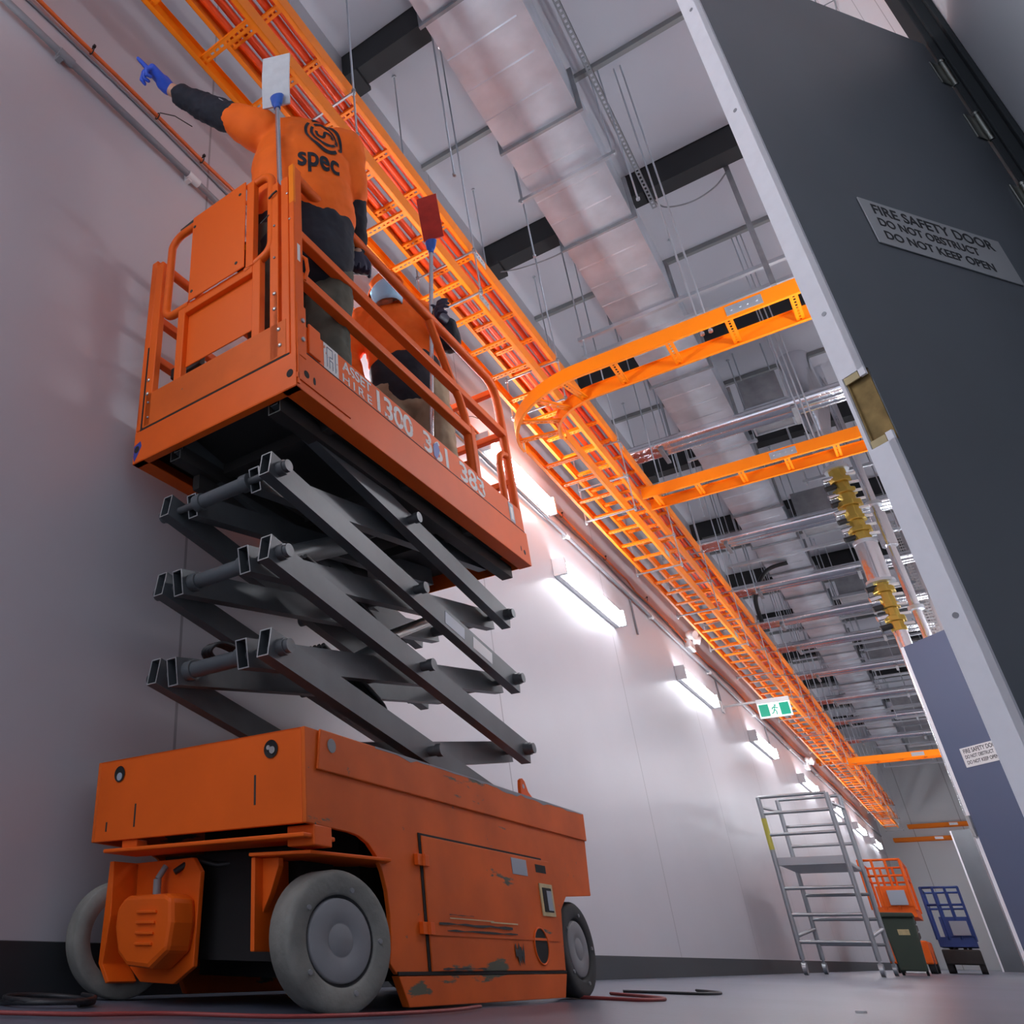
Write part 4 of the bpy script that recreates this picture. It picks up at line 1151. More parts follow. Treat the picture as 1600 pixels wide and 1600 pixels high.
# near corner post (front)
part('corner_post', MB().box(-0.100, -0.066, PY0, PY0 + 0.034, 1.81, 2.655).box(-0.064, PX1, PY0 + 0.0, PY0 + 0.05, 1.80, 2.702), 'lift_orange', LIFT, 0.004)
part('post_cap', MB().box(-0.062, PX1 + 0.001, PY0 - 0.001, PY0 + 0.012, 2.50, 2.702), 'tray_orange', LIFT, 0.002, label='brighter orange top of the corner post')  # top of the post in a brighter orange
part('corner_post', MB().box(PX0, PX0 + 0.034, PY0, PY0 + 0.05, 1.81, 2.675), 'lift_orange', LIFT, 0.004)
part('post_bracket', MB().box(PX1 - 0.004, PX1 + 0.004, 0.115, 0.18, 1.84, 1.965).box(PX1 - 0.004, PX1 + 0.003, 0.05, 0.10, 1.80, 2.02), 'lift_orange', LIFT, 0.003)
for z in (1.87, 1.95):
    part('bolt', MB().cyl((PX1 + 0.003, 0.078, z), (PX1 + 0.009, 0.078, z), 0.008, 8), 'galv_dull', LIFT)
part('grab_hook', MB().path([(PX1 - 0.01, 0.10, 2.27), (PX1 + 0.006, 0.105, 2.25), (PX1 + 0.008, 0.11, 2.20), (PX1 - 0.005, 0.108, 2.16)], 0.007, 8), 'lift_orange', LIFT)
part('side_sticker', MB().box(PX1, PX1 + 0.0008, 0.062, 0.078, 2.22, 2.30), 'label_white', LIFT)

# ---- front gate
GT = PY0 - 0.002                                  # face plane of the gate
gate = empty('front_gate', (0, 0, 0)); gate.parent = LIFT
def gbox(nm, x0, x1, z0, z1, y0=GT, y1=GT + 0.03, m='gate_orange', bv=0.003, par=None, label=None):
    return part(nm, MB().box(x0, x1, y0, y1, z0, z1), m, par or gate, bv, label)
gbox('hinge_post', -0.150, -0.112, 1.815, 2.655)
gbox('hinge_post', -0.765, -0.725, 1.815, 2.64)
kick = part('kick_plate', MB().box(-0.758, -0.080, GT, GT + 0.006, 1.812, 1.962), 'lift_orange_worn', gate, 0.002, label='scuffed kick plate of the gate')
part('shadow_gap', MB().box(-0.775, -0.068, GT + 0.0005, GT + 0.002, 1.8035, 1.811).box(-0.773, -0.766, GT + 0.0005, GT + 0.002, 1.81, 2.2), 'gap_black', gate)
gbox('gate_upright', -0.232, -0.195, 1.958, 2.315)
gbox('gate_upright', -0.612, -0.575, 1.958, 2.315)
gbox('gate_upright', -0.135, -0.1135, 1.958, 2.10)
gbox('middle_rail', -0.575, -0.232, 2.268, 2.312)
gbox('lower_panel', -0.575, -0.232, 2.018, 2.268, GT + 0.022, GT + 0.027)
gbox('upper_panel', -0.548, -0.262, 2.305, 2.760, GT - 0.014, GT - 0.008, label='plain orange cover panel')
gbox('panel_frame', -0.262, -0.225, 2.300, 2.745, GT - 0.006, GT + 0.024)
for x, z in ((-0.535, 2.70), (-0.29, 2.705), (-0.30, 2.345), (-0.53, 2.345)):
    part('panel_bolt', MB().cyl((x, GT - 0.0155, z), (x, GT - 0.013, z), 0.007, 12), 'under_dark', gate)
# bent tube loops each side of the panel
def arc(cx, cz, r_, a0, a1, n=7):
    return [(cx + r_ * math.cos(math.radians(a0 + (a1 - a0) * i / n)), GT + 0.012, cz + r_ * math.sin(math.radians(a0 + (a1 - a0) * i / n))) for i in range(n + 1)]
lp = [(-0.27, GT + 0.012, 2.745)] + arc(-0.205, 2.69, 0.055, 90, 0) + arc(-0.205, 2.375, 0.055, 0, -75) + [(-0.27, GT + 0.012, 2.30)]
part('loop_tube', MB().path(lp, 0.017, 14), 'gate_orange', gate)
lp = [(-0.55, GT + 0.012, 2.745)] + arc(-0.625, 2.675, 0.07, 90, 160) + arc(-0.645, 2.36, 0.05, 180, 262) + [(-0.56, GT + 0.012, 2.31)]
part('loop_tube', MB().path(lp, 0.017, 14), 'gate_orange', gate)
part('latch_bar', MB().bar((-0.553, GT + 0.008, 2.762), (-0.635, GT + 0.008, 2.752), 0.02, 0.026), 'under_dark', gate, 0.003)
part('clip', MB().path([(-0.15, GT - 0.006, 2.585), (-0.13, GT - 0.010, 2.59), (-0.112, GT - 0.006, 2.60)], 0.004, 6).path([(-0.15, GT - 0.004, 2.50), (-0.19, GT - 0.006, 2.48)], 0.003, 6), 'under_dark', gate)
for x, z, big in ((-0.128, 2.43, 0), (-0.128, 2.10, 1), (-0.128, 2.03, 1), (-0.128, 2.27, 0), (-0.75, 2.03, 1), (-0.75, 1.965, 1), (-0.11, 1.93, 1), (-0.105, 1.86, 1), (-0.735, 1.85, 0), (-0.74, 1.92, 0)):
    part('rivet', MB().ell((x, GT - 0.001, z), (0.008 if big else 0.005, 0.005, 0.008 if big else 0.005), 12, 8), 'bolt_steel' if big else 'galv_dull', gate)
for x, z in ((-0.07, 2.56), (-0.06, 2.42)):
    part('rivet', MB().ell((x, PY0 - 0.001, z), (0.005, 0.003, 0.005), 12, 8), 'bolt_steel', LIFT)
gbox('rear_crossbar', -0.74, -0.58, 2.09, 2.14, GT + 0.10, GT + 0.13, m='under_dark')

LM = Matrix.Translation((-1.1545, 1.6116, 0)) @ Matrix.Rotation(-0.0218, 4, 'Z')
def remesh(o, vox, smooth=4, disp=None):
    r = o.modifiers.new('remesh', 'REMESH'); r.mode = 'VOXEL'; r.voxel_size = vox; r.use_smooth_shade = True
    s = o.modifiers.new('smooth', 'SMOOTH'); s.factor = 0.5; s.iterations = smooth
    if disp:
        t = bpy.data.textures.new('folds', 'CLOUDS'); t.noise_scale = disp[0]; t.noise_depth = 2
        d = o.modifiers.new('folds', 'DISPLACE'); d.texture = t; d.strength = disp[1]; d.mid_level = 0.5; d.texture_coords = 'LOCAL'
    return o

# ================================================================== WORKER ONE (back to camera, pointing)
def V3(*a): return Vector(a)
def hand_pts(mb, wrist, tipdir, pn, rr, curls, length=0.185, thumb=1, th=1.0):
    """palm + five fingers.  tipdir: wrist -> knuckles, pn: palm normal"""
    d = Vector(tipdir).normalized(); pn = Vector(pn); pn = (pn - d * pn.dot(d)).normalized(); sdv = d.cross(pn)
    w0 = Vector(wrist)
    pl_ = length * 0.50
    mb.limb([w0, w0 + d * pl_ * 0.45, w0 + d * pl_], [(0.026 * rr * th, 0.021 * rr * th), (0.036 * rr * th, 0.019 * rr * th), (0.040 * rr * th, 0.016 * rr * th)], 14, wide=sdv)
    fl = [0.92, 1.0, 0.94, 0.76]
    for k in range(4):
        off = (1.5 - k) * 0.0195 * rr * thumb
        b = w0 + d * (pl_ * 0.92) + sdv * off
        L = length * 0.50 * fl[k]
        c = curls[k]
        pts = [b]; dirv = d.copy(); p = b.copy()
        for j, (f, cc) in enumerate(((0.45, c * 0.75), (0.30, c), (0.25, c * 0.8))):
            dirv = Matrix.Rotation(cc, 3, sdv) @ dirv if True else dirv
            p = p + dirv * L * f
            pts.append(p.copy())
        mb.limb(pts, [0.0095 * rr * th, 0.009 * rr * th, 0.008 * rr * th, 0.0065 * rr * th], 10)
    b = w0 + d * pl_ * 0.25 + sdv * 0.028 * rr * thumb
    td = (d * 0.75 + sdv * 0.65 * thumb + pn * -0.25).normalized()
    td2 = (d * 0.95 + sdv * 0.10 * thumb - pn * 0.35).normalized()
    mb.limb([b, b + td * 0.035, b + td * 0.035 + td2 * 0.028, b + td * 0.035 + td2 * 0.050], [0.013 * rr * th, 0.0115 * rr * th, 0.010 * rr * th, 0.008 * rr * th], 10)

def world_pts(l): return [LM @ Vector(p) for p in l]
Lw = lambda x, y, z: LM @ Vector((x, y, z))
rotL = LM.to_3x3()

SA = V3(0.66, 0.75, 0).normalized()        # left-to-right shoulder axis (lift frame)
FW = V3(-0.75, 0.66, 0).normalized()       # facing direction
FL1 = 1.757
hipc = V3(-0.19, 0.30, 2.58)
body = MB()
chest = V3(-0.175, 0.275, 3.02)
shl = V3(-0.300, 0.125, 3.215); shr = V3(-0.050, 0.425, 3.165)
elb = V3(-0.475, 0.000, 3.370); wri = V3(-0.606, -0.129, 3.500)
hdir = V3(-0.037, -0.171, 0.100).normalized()
HPN = V3(-0.5, 0.3, -0.8)
elr = V3(-0.040, 0.455, 2.88); wrr = V3(-0.085, 0.530, 2.655)
head1 = V3(-0.285, 0.405, 3.33)
body.limb([V3(-0.19, 0.30, 2.52), V3(-0.185, 0.295, 2.72), chest, V3(-0.175, 0.275, 3.16)], [(0.155, 0.105), (0.14, 0.10), (0.17, 0.115), (0.15, 0.085)], 20, wide=SA)
body.limb([shl, elb, wri], [0.05, 0.04, 0.027]); body.limb([shr, elr, wrr], [0.05, 0.04, 0.027])
body.limb([V3(-0.19, 0.29, 3.18), V3(-0.235, 0.34, 3.28)], [0.055, 0.055])
body.ell(head1, (0.078, 0.098, 0.115)); body.limb([head1 + FW * 0.05 - V3(0, 0, 0.06), head1 + FW * 0.085 - V3(0, 0, 0.03)], [0.045, 0.018])
for s in (-1, 1): body.ell(head1 + SA * s * 0.078, (0.012, 0.02, 0.032))
feetL = V3(-0.33, 0.22, FL1 + 0.04); feetR = V3(-0.165, 0.42, FL1 + 0.04)
for s, f in ((-1, feetL), (1, feetR)):
    hp = hipc + SA * s * 0.09
    body.limb([hp, (hp + f) / 2 + FW * 0.02 + V3(0, 0, 0.03), f + V3(0, 0, 0.05)], [0.085, 0.055, 0.04])
    body.limb([f, f + FW * 0.14], [0.042, 0.035])
hand_pts(body, wri, hdir, HPN, 1.28, [0.02, 1.2, 1.35, 1.4], thumb=-1, th=0.72, length=0.200)
hand_pts(body, wrr, V3(-0.05, 0.06, -0.9), FW * -1, 1.1, [0.6, 0.7, 0.8, 0.9], thumb=-1, th=0.72, length=0.19)
def person(mb, label, origin):
    o = part('person', mb, 'skin'); o.data.transform(Matrix.Translation(-origin)); o.data.update()
    o.matrix_world = LM @ Matrix.Translation(origin)
    tag(o, label, 'person')
    remesh(o, 0.0065, 2)
    o['_o'] = 0; del o['_o']
    return o
O1 = V3(-0.22, 0.31, FL1)
W1 = person(body, 'worker in orange jacket seen from behind, pointing left with a blue-gloved hand', O1)
def cloth(nm, mb, m, par, org, vox=0.008, sm=3, disp=None, label=None):
    o = part(nm, mb, m, par); o.data.transform(Matrix.Translation(-org)); o.data.update()
    if label: o['label'] = label
    remesh(o, vox, sm, disp); return o
j = MB()
j.limb([V3(-0.175, 0.29, 2.70), V3(-0.175, 0.285, 2.84), chest + V3(0, 0, -0.03), V3(-0.18, 0.275, 3.16)], [(0.215, 0.150), (0.205, 0.150), (0.208, 0.152), (0.165, 0.110)], 28, wide=SA)
j.limb([V3(-0.185, 0.28, 3.18), V3(-0.22, 0.315, 3.235)], [(0.10, 0.07), (0.075, 0.065)], 20, wide=SA)
j.limb([shl + SA * 0.03 - V3(0, 0, .02), shl + (elb - shl) * 0.42], [0.092, 0.072])
j.limb([shr - SA * 0.03, shr + (elr - shr) * 0.55], [0.090, 0.076])
j.limb([shr, elr], [0.088, 0.066])
jk = cloth('jacket', j, 'jacket_orange', W1, O1, 0.009, 4, (0.10, 0.020))
sv = MB().limb([shl + (elb - shl) * 0.44, elb, elb + (wri - elb) * 0.66], [0.066, 0.060, 0.046])
cloth('left_sleeve', sv, 'jacket_navy', W1, O1, 0.007, 2, (0.05, 0.020), label='navy sleeve of the raised arm')
sv = MB().limb([elr + V3(0, 0, 0.01), wrr + V3(0, 0, 0.03)], [0.060, 0.046])
cloth('right_sleeve', sv, 'jacket_navy', W1, O1, 0.007, 2, (0.05, 0.014), label='navy sleeve of the lowered arm')
pc = shl + (elb - shl) * 0.75
e1 = (elb - shl).normalized()
vv = V3(0.5, -0.6, 0.2); vv = (vv - e1 * vv.dot(e1)).normalized()
pp = [pc + e1 * (-0.02 + t * 0.11) + vv * (0.060 - 0.012 * t) + V3(0, 0, 0.012 * math.sin(5 * t)) for t in [i / 8 for i in range(9)]]
o = part('reflective_piping', MB().path(pp, 0.003, 6), 'reflect_grey', W1); o.data.transform(Matrix.Translation(-O1))
hm = MB().limb([V3(-0.18, 0.295, 2.47), V3(-0.18, 0.295, 2.66)], [(0.195, 0.135), (0.205, 0.142)], 24, wide=SA)
cloth('jacket_hem', hm, 'jacket_navy', W1, O1, 0.009, 3, (0.08, 0.018), label='navy lower panel of the jacket')
tr = MB()
tr.limb([hipc + V3(0, 0, 0.02), hipc - V3(0, 0, 0.05)], [(0.165, 0.125), (0.165, 0.125)], 22, wide=SA)
for s, f in ((-1, feetL), (1, feetR)):
    hp = hipc + SA * s * 0.092
    tr.limb([hp, (hp + f) / 2 + FW * 0.02 + V3(0, 0, 0.08), (hp + f) / 2 + FW * 0.01 - V3(0, 0, 0.12), f + V3(0, 0, 0.05)], [0.118, 0.095, 0.082, 0.078])
cloth('trousers', tr, 'trousers_olive', W1, O1, 0.009, 3, (0.07, 0.026))
bt = MB()
for f in (feetL, feetR):
    bt.limb([f + V3(0, 0, 0.10), f + V3(0, 0, 0.01)], [0.055, 0.056]); bt.limb([f - FW * 0.03, f + FW * 0.16], [(0.05, 0.042), (0.046, 0.034)])
cloth('boots', bt, 'boot', W1, O1, 0.008, 2)
gl = MB(); hand_pts(gl, wri, hdir, HPN, 1.28, [0.02, 1.2, 1.35, 1.4], thumb=-1, length=0.200)
gl.limb([wri - (wri - elb).normalized() * 0.005, wri + hdir * 0.03], [0.031, 0.033])
cloth('left_glove', gl, 'glove_blue', W1, O1, 0.0045, 2, label='blue glove with pointing index finger')
gl = MB(); hand_pts(gl, wrr, V3(-0.05, 0.06, -0.9), FW * -1, 1.1, [0.6, 0.7, 0.8, 0.9], thumb=-1, length=0.19)
cloth('right_glove', gl, 'glove_dark', W1, O1, 0.0055, 2)
hr = MB().ell(head1 - FW * 0.012 + V3(0, 0, 0.015), (0.086, 0.102, 0.112))
cloth('hair', hr, 'hair_dark', W1, O1, 0.008, 2)
# tool pouch with lime strap at the hip
tp = MB().box(-0.06, 0.06, -0.02, 0.03, -0.07, 0.07)
o = part('tool_pouch', tp, 'jacket_navy', W1, 0.01); o.location = V3(-0.335, 0.165, 2.50) - O1; o.rotation_euler = (0, 0, 0.85)
o2 = part('pouch_strap', MB().box(-0.062, 0.062, -0.024, -0.018, 0.02, 0.045).box(-0.02, 0.0, -0.026, -0.018, -0.07, 0.04), 'lime', o, 0.002, label='lime green strap')

# back print, shrink-wrapped to the jacket
def back_frame():
    n = -FW * 0.9 + V3(0, 0, 0.0)
    ex = SA.copy(); ey = V3(0, 0, 1)
    c = chest + (-FW) * 0.24 - O1
    return ex, ey, c
ex_, ey_, bc = back_frame()
def wrap(o, off=0.003):
    s = o.modifiers.new('wrap', 'SHRINKWRAP'); s.target = jk; s.wrap_method = 'PROJECT'
    s.use_project_x = False; s.use_project_y = False; s.use_project_z = True
    s.use_negative_direction = True; s.use_positive_direction = True; s.offset = off
    s.wrap_mode = 'ABOVE_SURFACE'
# object whose local z is along FW (so project along z)
zax = FW * -1
BM = Matrix(((ex_.x, 0, zax.x, 0), (ex_.y, 0, zax.y, 0), (0, 1, 0, 0), (0, 0, 0, 1)))
def print_obj(nm, me, label=None):
    o = part(nm, me, None, W1)
    o.matrix_local = Matrix.Translation(bc) @ BM
    wrap(o)
    if label: o['label'] = label
    return o
t = text('jacket_text', 'spec', 0.150, 'jacket_navy', W1, Matrix.Identity(4), 0.0, bold=0.0035, align='CENTER')
me = t.data; bpy.data.objects.remove(t)
import bmesh
bm_ = bmesh.new(); bm_.from_mesh(me); bmesh.ops.triangulate(bm_, faces=bm_.faces[:])
bmesh.ops.subdivide_edges(bm_, edges=[e for e in bm_.edges if e.calc_length() > 0.02], cuts=2); bm_.to_mesh(me); bm_.free()
me.transform(Matrix.Translation((0.046, -0.178, 0)) @ Matrix.Diagonal((0.66, 1.05, 1, 1)))
print_obj('back_lettering', me, 'dark lettering on the back')
def arcs_logo(R1, c, n=60, wd=0.0075):
    """three concentric broken rings with an S in the centre, flat in xy"""
    mb = MB()
    def strip(pts, w_):
        vs = []
        for i, p in enumerate(pts):
            a = Vector(pts[max(i - 1, 0)]); b = Vector(pts[min(i + 1, len(pts) - 1)])
            d = (b - a).normalized(); nn = Vector((-d.y, d.x))
            vs.append((p[0] + nn.x * w_ / 2, p[1] + nn.y * w_ / 2, 0)); vs.append((p[0] - nn.x * w_ / 2, p[1] - nn.y * w_ / 2, 0))
        mb.add(vs, [(2 * i, 2 * i + 1, 2 * i + 3, 2 * i + 2) for i in range(len(pts) - 1)])
    cx, cy_ = c
    def ar(r, a0, a1, ox=0, oy=0, sc=1):
        return [(cx + ox + r * math.cos(math.radians(a0 + (a1 - a0) * i / 30)), cy_ + oy + r * math.sin(math.radians(a0 + (a1 - a0) * i / 30))) for i in range(31)]
    w_ = R1 * 0.155
    strip(ar(R1, 140, 305), w_); strip(ar(R1 * 1.0, 125, -40), w_)
    strip(ar(R1 * 0.70, 150, 318), w_); strip(ar(R1 * 0.70, 135, -30), w_)
    s_ = R1 * 0.22
    strip(ar(s_, 150, 360, -s_, 0), w_); strip(ar(s_, 180, -30, s_, 0), w_)
    return mb
lg_ = arcs_logo(0.070, (0.0, 0.0))
lg_.v = [(x * 1.15 + 0.078, y * 1.75 + 0.055, z) for x, y, z in lg_.v]
print_obj('back_emblem', lg_.mesh('back_emblem', 'jacket_navy'), 'round swirl emblem on the back')

# ================================================================== DUSTERS
def duster(label, p0, p1, padc, pw, phh, pm, face_dir, clipm, tilt=0.0, grip=True):
    p0, p1, padc = Vector(p0), Vector(p1), Vector(padc)
    root = empty('duster', LM @ p0, -0.0218, label, 'duster')
    rel = lambda v: v - p0
    part('pole', MB().cyl((0, 0, 0), rel(p1), 0.0105, 16), 'alu_tube', root, label='aluminium pole')
    d = (p1 - p0).normalized()
    fd = Vector(face_dir).normalized()
    upv = V3(0, 0, 1); upv = (upv - fd * upv.dot(fd)).normalized(); sd = upv.cross(fd)
    upv = Matrix.Rotation(tilt, 3, fd) @ upv; sd = Matrix.Rotation(tilt, 3, fd) @ sd
    mb = MB(); N = 8
    # gently curved pad
    vs = []
    for sgn in (0, 1):
        for i in range(N + 1):
            t = i / N - 0.5
            c = rel(padc) + upv * phh * t + fd * (0.012 * math.cos(PI * t) + 0.010 * sgn)
            vs += [c - sd * pw / 2, c + sd * pw / 2]
    o = 2 * (N + 1)
    fs = []
    for i in range(N):
        fs.append((2 * i, 2 * i + 1, 2 * i + 3, 2 * i + 2)); fs.append((o + 2 * i, o + 2 * i + 2, o + 2 * i + 3, o + 2 * i + 1))
        fs.append((2 * i, 2 * i + 2, o + 2 * i + 2, o + 2 * i)); fs.append((2 * i + 1, o + 2 * i + 1, o + 2 * i + 3, 2 * i + 3))
    fs += [(0, o, o + 1, 1), (2 * N, 2 * N + 1, o + 2 * N + 1, o + 2 * N)]
    mb.add(vs, fs)
    part('pad', mb, pm, root, 0.002)
    part('pad_backing', MB().bar(rel(padc) - upv * phh * 0.45 + fd * 0.0, rel(padc) + upv * phh * 0.45 + fd * 0.0, pw * 0.8, 0.010, fd), clipm, root, 0.002)
    part('swivel', MB().limb([rel(p1) - d * 0.02, rel(p1) + d * 0.03], [(0.022, 0.014), (0.030, 0.014)], 12, wide=sd).cyl(rel(p1) - d * 0.05, rel(p1), 0.014, 12), clipm, root)
    return root
camdir = lambda x, y, z: (LM.inverted() @ V3(0, 0, 0.1213) - V3(x, y, z)).normalized()
duster('white duster pad on a pole in front of the nearer worker', (-0.130, 0.100, 2.10), (-0.148, 0.085, 3.215), (-0.150, 0.086, 3.345), 0.120, 0.250, 'pad_white', (0.35, -0.85, -0.25), 'clip_blue', tilt=-0.08)
duster('red duster pad on a pole held by the farther worker', (-0.235, 1.30, 2.02), (-0.100, 1.30, 3.33), (-0.085, 1.30, 3.52), 0.105, 0.27, 'pad_red', (0.30, -0.90, -0.20), 'clip_blue', tilt=0.02)

# ================================================================== WORKER TWO (masked, looking up)
F2 = V3(0.55, -0.80, 0).normalized()       # facing towards camera / right
S2 = V3(0.80, 0.55, 0).normalized()        # his left side (image right)
O2 = V3(-0.36, 1.36, FL1)
hd = V3(-0.395, 1.315, 3.130)
sh_a = V3(-0.545, 1.26, 3.035); sh_b = V3(-0.235, 1.42, 3.02)
el_a = V3(-0.60, 1.22, 2.80); wr_a = V3(-0.53, 1.20, 2.60)
el_b = V3(-0.13, 1.44, 2.80); wr_b = V3(-0.100, 1.375, 2.86)
b2 = MB()
b2.limb([V3(-0.35, 1.37, 2.52), V3(-0.36, 1.36, 2.70), V3(-0.375, 1.345, 2.90), V3(-0.385, 1.34, 3.02)], [(0.115, 0.085), (0.125, 0.095), (0.155, 0.10), (0.13, 0.07)], 20, wide=S2)
b2.limb([V3(-0.385, 1.355, 3.00), V3(-0.390, 1.335, 3.08)], [0.055, 0.055])
b2.limb([sh_a, el_a, wr_a], [0.05, 0.04, 0.027]); b2.limb([sh_b, el_b, wr_b], [0.05, 0.04, 0.027])
upf = (F2 + V3(0, 0, 0.35)).normalized()
RH = frame_mat((0, 0, 0), S2, (V3(0, 0, 1) - upf * 0.33)).to_3x3()
b2.ell(hd, (0.080, 0.116, 0.100), 24, 16, rot=RH)
fc = lambda a, b, c: hd + S2 * a + RH @ V3(0, b, 0) + upf * c
b2.limb([fc(0, -0.04, 0.05), fc(0, -0.085, 0.06)], [(0.05, 0.04), (0.032, 0.028)], 14, wide=S2)
b2.limb([fc(0, 0.022, 0.088), fc(0, -0.010, 0.108)], [0.010, 0.015], 10)
for s in (-1, 1):
    b2.ell(fc(s * 0.078, -0.005, -0.005), (0.012, 0.022, 0.032))
    b2.ell(fc(s * 0.032, 0.030, 0.076), (0.017, 0.014, 0.014))
b2.limb([fc(-0.018, -0.045, 0.094), fc(0.018, -0.045, 0.094)], [0.007, 0.007], 8)
hp2 = V3(-0.345, 1.375, 2.53)
for s in (-1, 1):
    a = hp2 + S2 * s * 0.085; f = V3(-0.345, 1.375, FL1 + 0.04) + S2 * s * 0.13
    b2.limb([a, (a + f) / 2, f + V3(0, 0, 0.05)], [0.08, 0.055, 0.04]); b2.limb([f, f + F2 * 0.14], [0.042, 0.034])
hand_pts(b2, wr_b, V3(-0.05, -0.55, 0.10), V3(1, 0, 0), 1.15, [0.9, 1.0, 1.0, 1.1], thumb=1, length=0.178, th=0.72)
hand_pts(b2, wr_a, V3(0.15, -0.1, -0.8), F2, 1.15, [0.4, 0.5, 0.5, 0.6], thumb=1, length=0.178, th=0.72)
W2 = person(b2, 'worker in orange jacket wearing a blue face mask, gripping the red duster pole', O2)
j = MB()
j.limb([V3(-0.355, 1.365, 2.72), V3(-0.365, 1.36, 2.85), V3(-0.38, 1.345, 2.97), V3(-0.385, 1.345, 3.06)], [(0.180, 0.125), (0.180, 0.125), (0.185, 0.12), (0.12, 0.085)], 26, wide=S2)
j.limb([sh_a + S2 * 0.03, el_a, el_a + (wr_a - el_a) * 0.55], [0.082, 0.066, 0.055]); j.limb([sh_b - S2 * 0.03, sh_b + (el_b - sh_b) * 0.75], [0.082, 0.066])
j.limb([V3(-0.385, 1.36, 3.02), V3(-0.385, 1.355, 3.05)], [(0.085, 0.07), (0.068, 0.06)], 18, wide=S2)
jk2 = cloth('jacket', j, 'jacket_orange', W2, O2, 0.009, 3, (0.08, 0.026))
j = MB().limb([V3(-0.35, 1.37, 2.50), V3(-0.355, 1.365, 2.70)], [(0.172, 0.125), (0.178, 0.128)], 24, wide=S2)
cloth('jacket_hem', j, 'jacket_navy', W2, O2, 0.009, 3, (0.07, 0.016))
j = MB().limb([el_b + V3(0, 0, -0.01), wr_b + (el_b - wr_b) * 0.2], [0.058, 0.045])
cloth('left_sleeve', j, 'jacket_navy', W2, O2, 0.007, 2, (0.05, 0.012))
j = MB().limb([el_a + (wr_a - el_a) * 0.5, wr_a], [0.052, 0.040])
cloth('right_sleeve', j, 'jacket_orange', W2, O2, 0.007, 2)
tr = MB().limb([hp2 + V3(0, 0, 0.02), hp2 - V3(0, 0, 0.06)], [(0.155, 0.115), (0.155, 0.115)], 22, wide=S2)
bt = MB()
for s in (-1, 1):
    a = hp2 + S2 * s * 0.085; f = V3(-0.345, 1.375, FL1 + 0.04) + S2 * s * 0.13
    tr.limb([a, (a + f) / 2, f + V3(0, 0, 0.05)], [0.105, 0.088, 0.075])
    bt.limb([f + V3(0, 0, 0.10), f + V3(0, 0, 0.01)], [0.055, 0.056]); bt.limb([f - F2 * 0.03, f + F2 * 0.16], [(0.05, 0.042), (0.046, 0.034)])
cloth('trousers', tr, 'trousers_tan', W2, O2, 0.009, 3, (0.07, 0.022))
cloth('boots', bt, 'boot', W2, O2, 0.008, 2)
g = MB(); hand_pts(g, wr_b, V3(-0.05, -0.55, 0.10), V3(1, 0, 0), 1.15, [0.9, 1.0, 1.0, 1.1], thumb=1, length=0.178)
cloth('left_glove', g, 'glove_dark', W2, O2, 0.005, 2, label='dark blue glove on the pole')
g = MB(); hand_pts(g, wr_a, V3(0.15, -0.1, -0.8), F2, 1.15, [0.4, 0.5, 0.5, 0.6], thumb=1, length=0.178)
cloth('right_glove', g, 'glove_dark', W2, O2, 0.005, 2)
mk = MB()
vs = []; NU, NV = 12, 8
for jv in range(NV + 1):
    for iu in range(NU + 1):
        u = -1 + 2 * iu / NU; v = jv / NV
        bul = 1 + 0.10 * math.sin(PI * v) * math.cos(u * PI / 2)
        ang = u * 1.18
        yv = 0.022 - 0.160 * v + 0.018 * abs(u) * (1 if v < .5 else -1) * -0.2
        rx = 0.092 * (1.0 - 0.18 * v); rz = (0.116 - 0.030 * v * v) * bul
        vs.append(fc(rx * math.sin(ang), yv * (1 - 0.25 * abs(u)) - 0.012 * abs(u), rz * math.cos(ang) + 0.008) - O2)
mk.add(vs, [(r0 * (NU + 1) + c0, r0 * (NU + 1) + c0 + 1, (r0 + 1) * (NU + 1) + c0 + 1, (r0 + 1) * (NU + 1) + c0) for r0 in range(NV) for c0 in range(NU)], True)
o = part('face_mask', mk, 'mask_blue', W2, label='pleated light blue face mask')
s_ = o.modifiers.new('solid', 'SOLIDIFY'); s_.thickness = 0.003
for s in (-1, 1):
    o2 = part('mask_loop', MB().path([fc(s * 0.068, -0.005, 0.045) - O2, fc(s * 0.082, 0.02, 0.005) - O2, fc(s * 0.084, 0.0, -0.02) - O2, fc(s * 0.075, -0.06, 0.02) - O2], 0.0018, 6), 'mask_white', o)
for s in (-1, 1):
    part('eye', MB().ell(fc(s * 0.030, 0.033, 0.088) - O2, (0.009, 0.006, 0.006), 12, 8), 'eye_dark', W2)
cap = MB()
cap.ell(hd + RH @ V3(0, 0.035, 0) - upf * 0.018, (0.090, 0.092, 0.108), 24, 16, rot=RH)
cloth('hair', MB().ell(hd + RH @ V3(0, 0.020, 0) - upf * 0.022, (0.083, 0.100, 0.090), 24, 16, rot=RH), 'hair_dark', W2, O2, 0.007, 2)
cp = MB(); vs = []
for jv in range(9):
    ph_ = PI / 2 * jv / 8
    for iu in range(28):
        t_ = 2 * PI * iu / 28
        vs.append(hd + RH @ V3(0.094 * math.cos(t_) * math.cos(ph_), 0.038 + 0.088 * math.sin(ph_), 0.112 * math.sin(t_) * math.cos(ph_)) - upf * 0.006 - O2)
cp.add(vs, [(a * 28 + b, a * 28 + (b + 1) % 28, (a + 1) * 28 + (b + 1) % 28, (a + 1) * 28 + b) for a in range(8) for b in range(28)], True)
capo = part('cap', cp, 'jacket_orange', W2, label='orange safety cap')
s_ = capo.modifiers.new('solid', 'SOLIDIFY'); s_.thickness = 0.004
br = MB(); vs = []
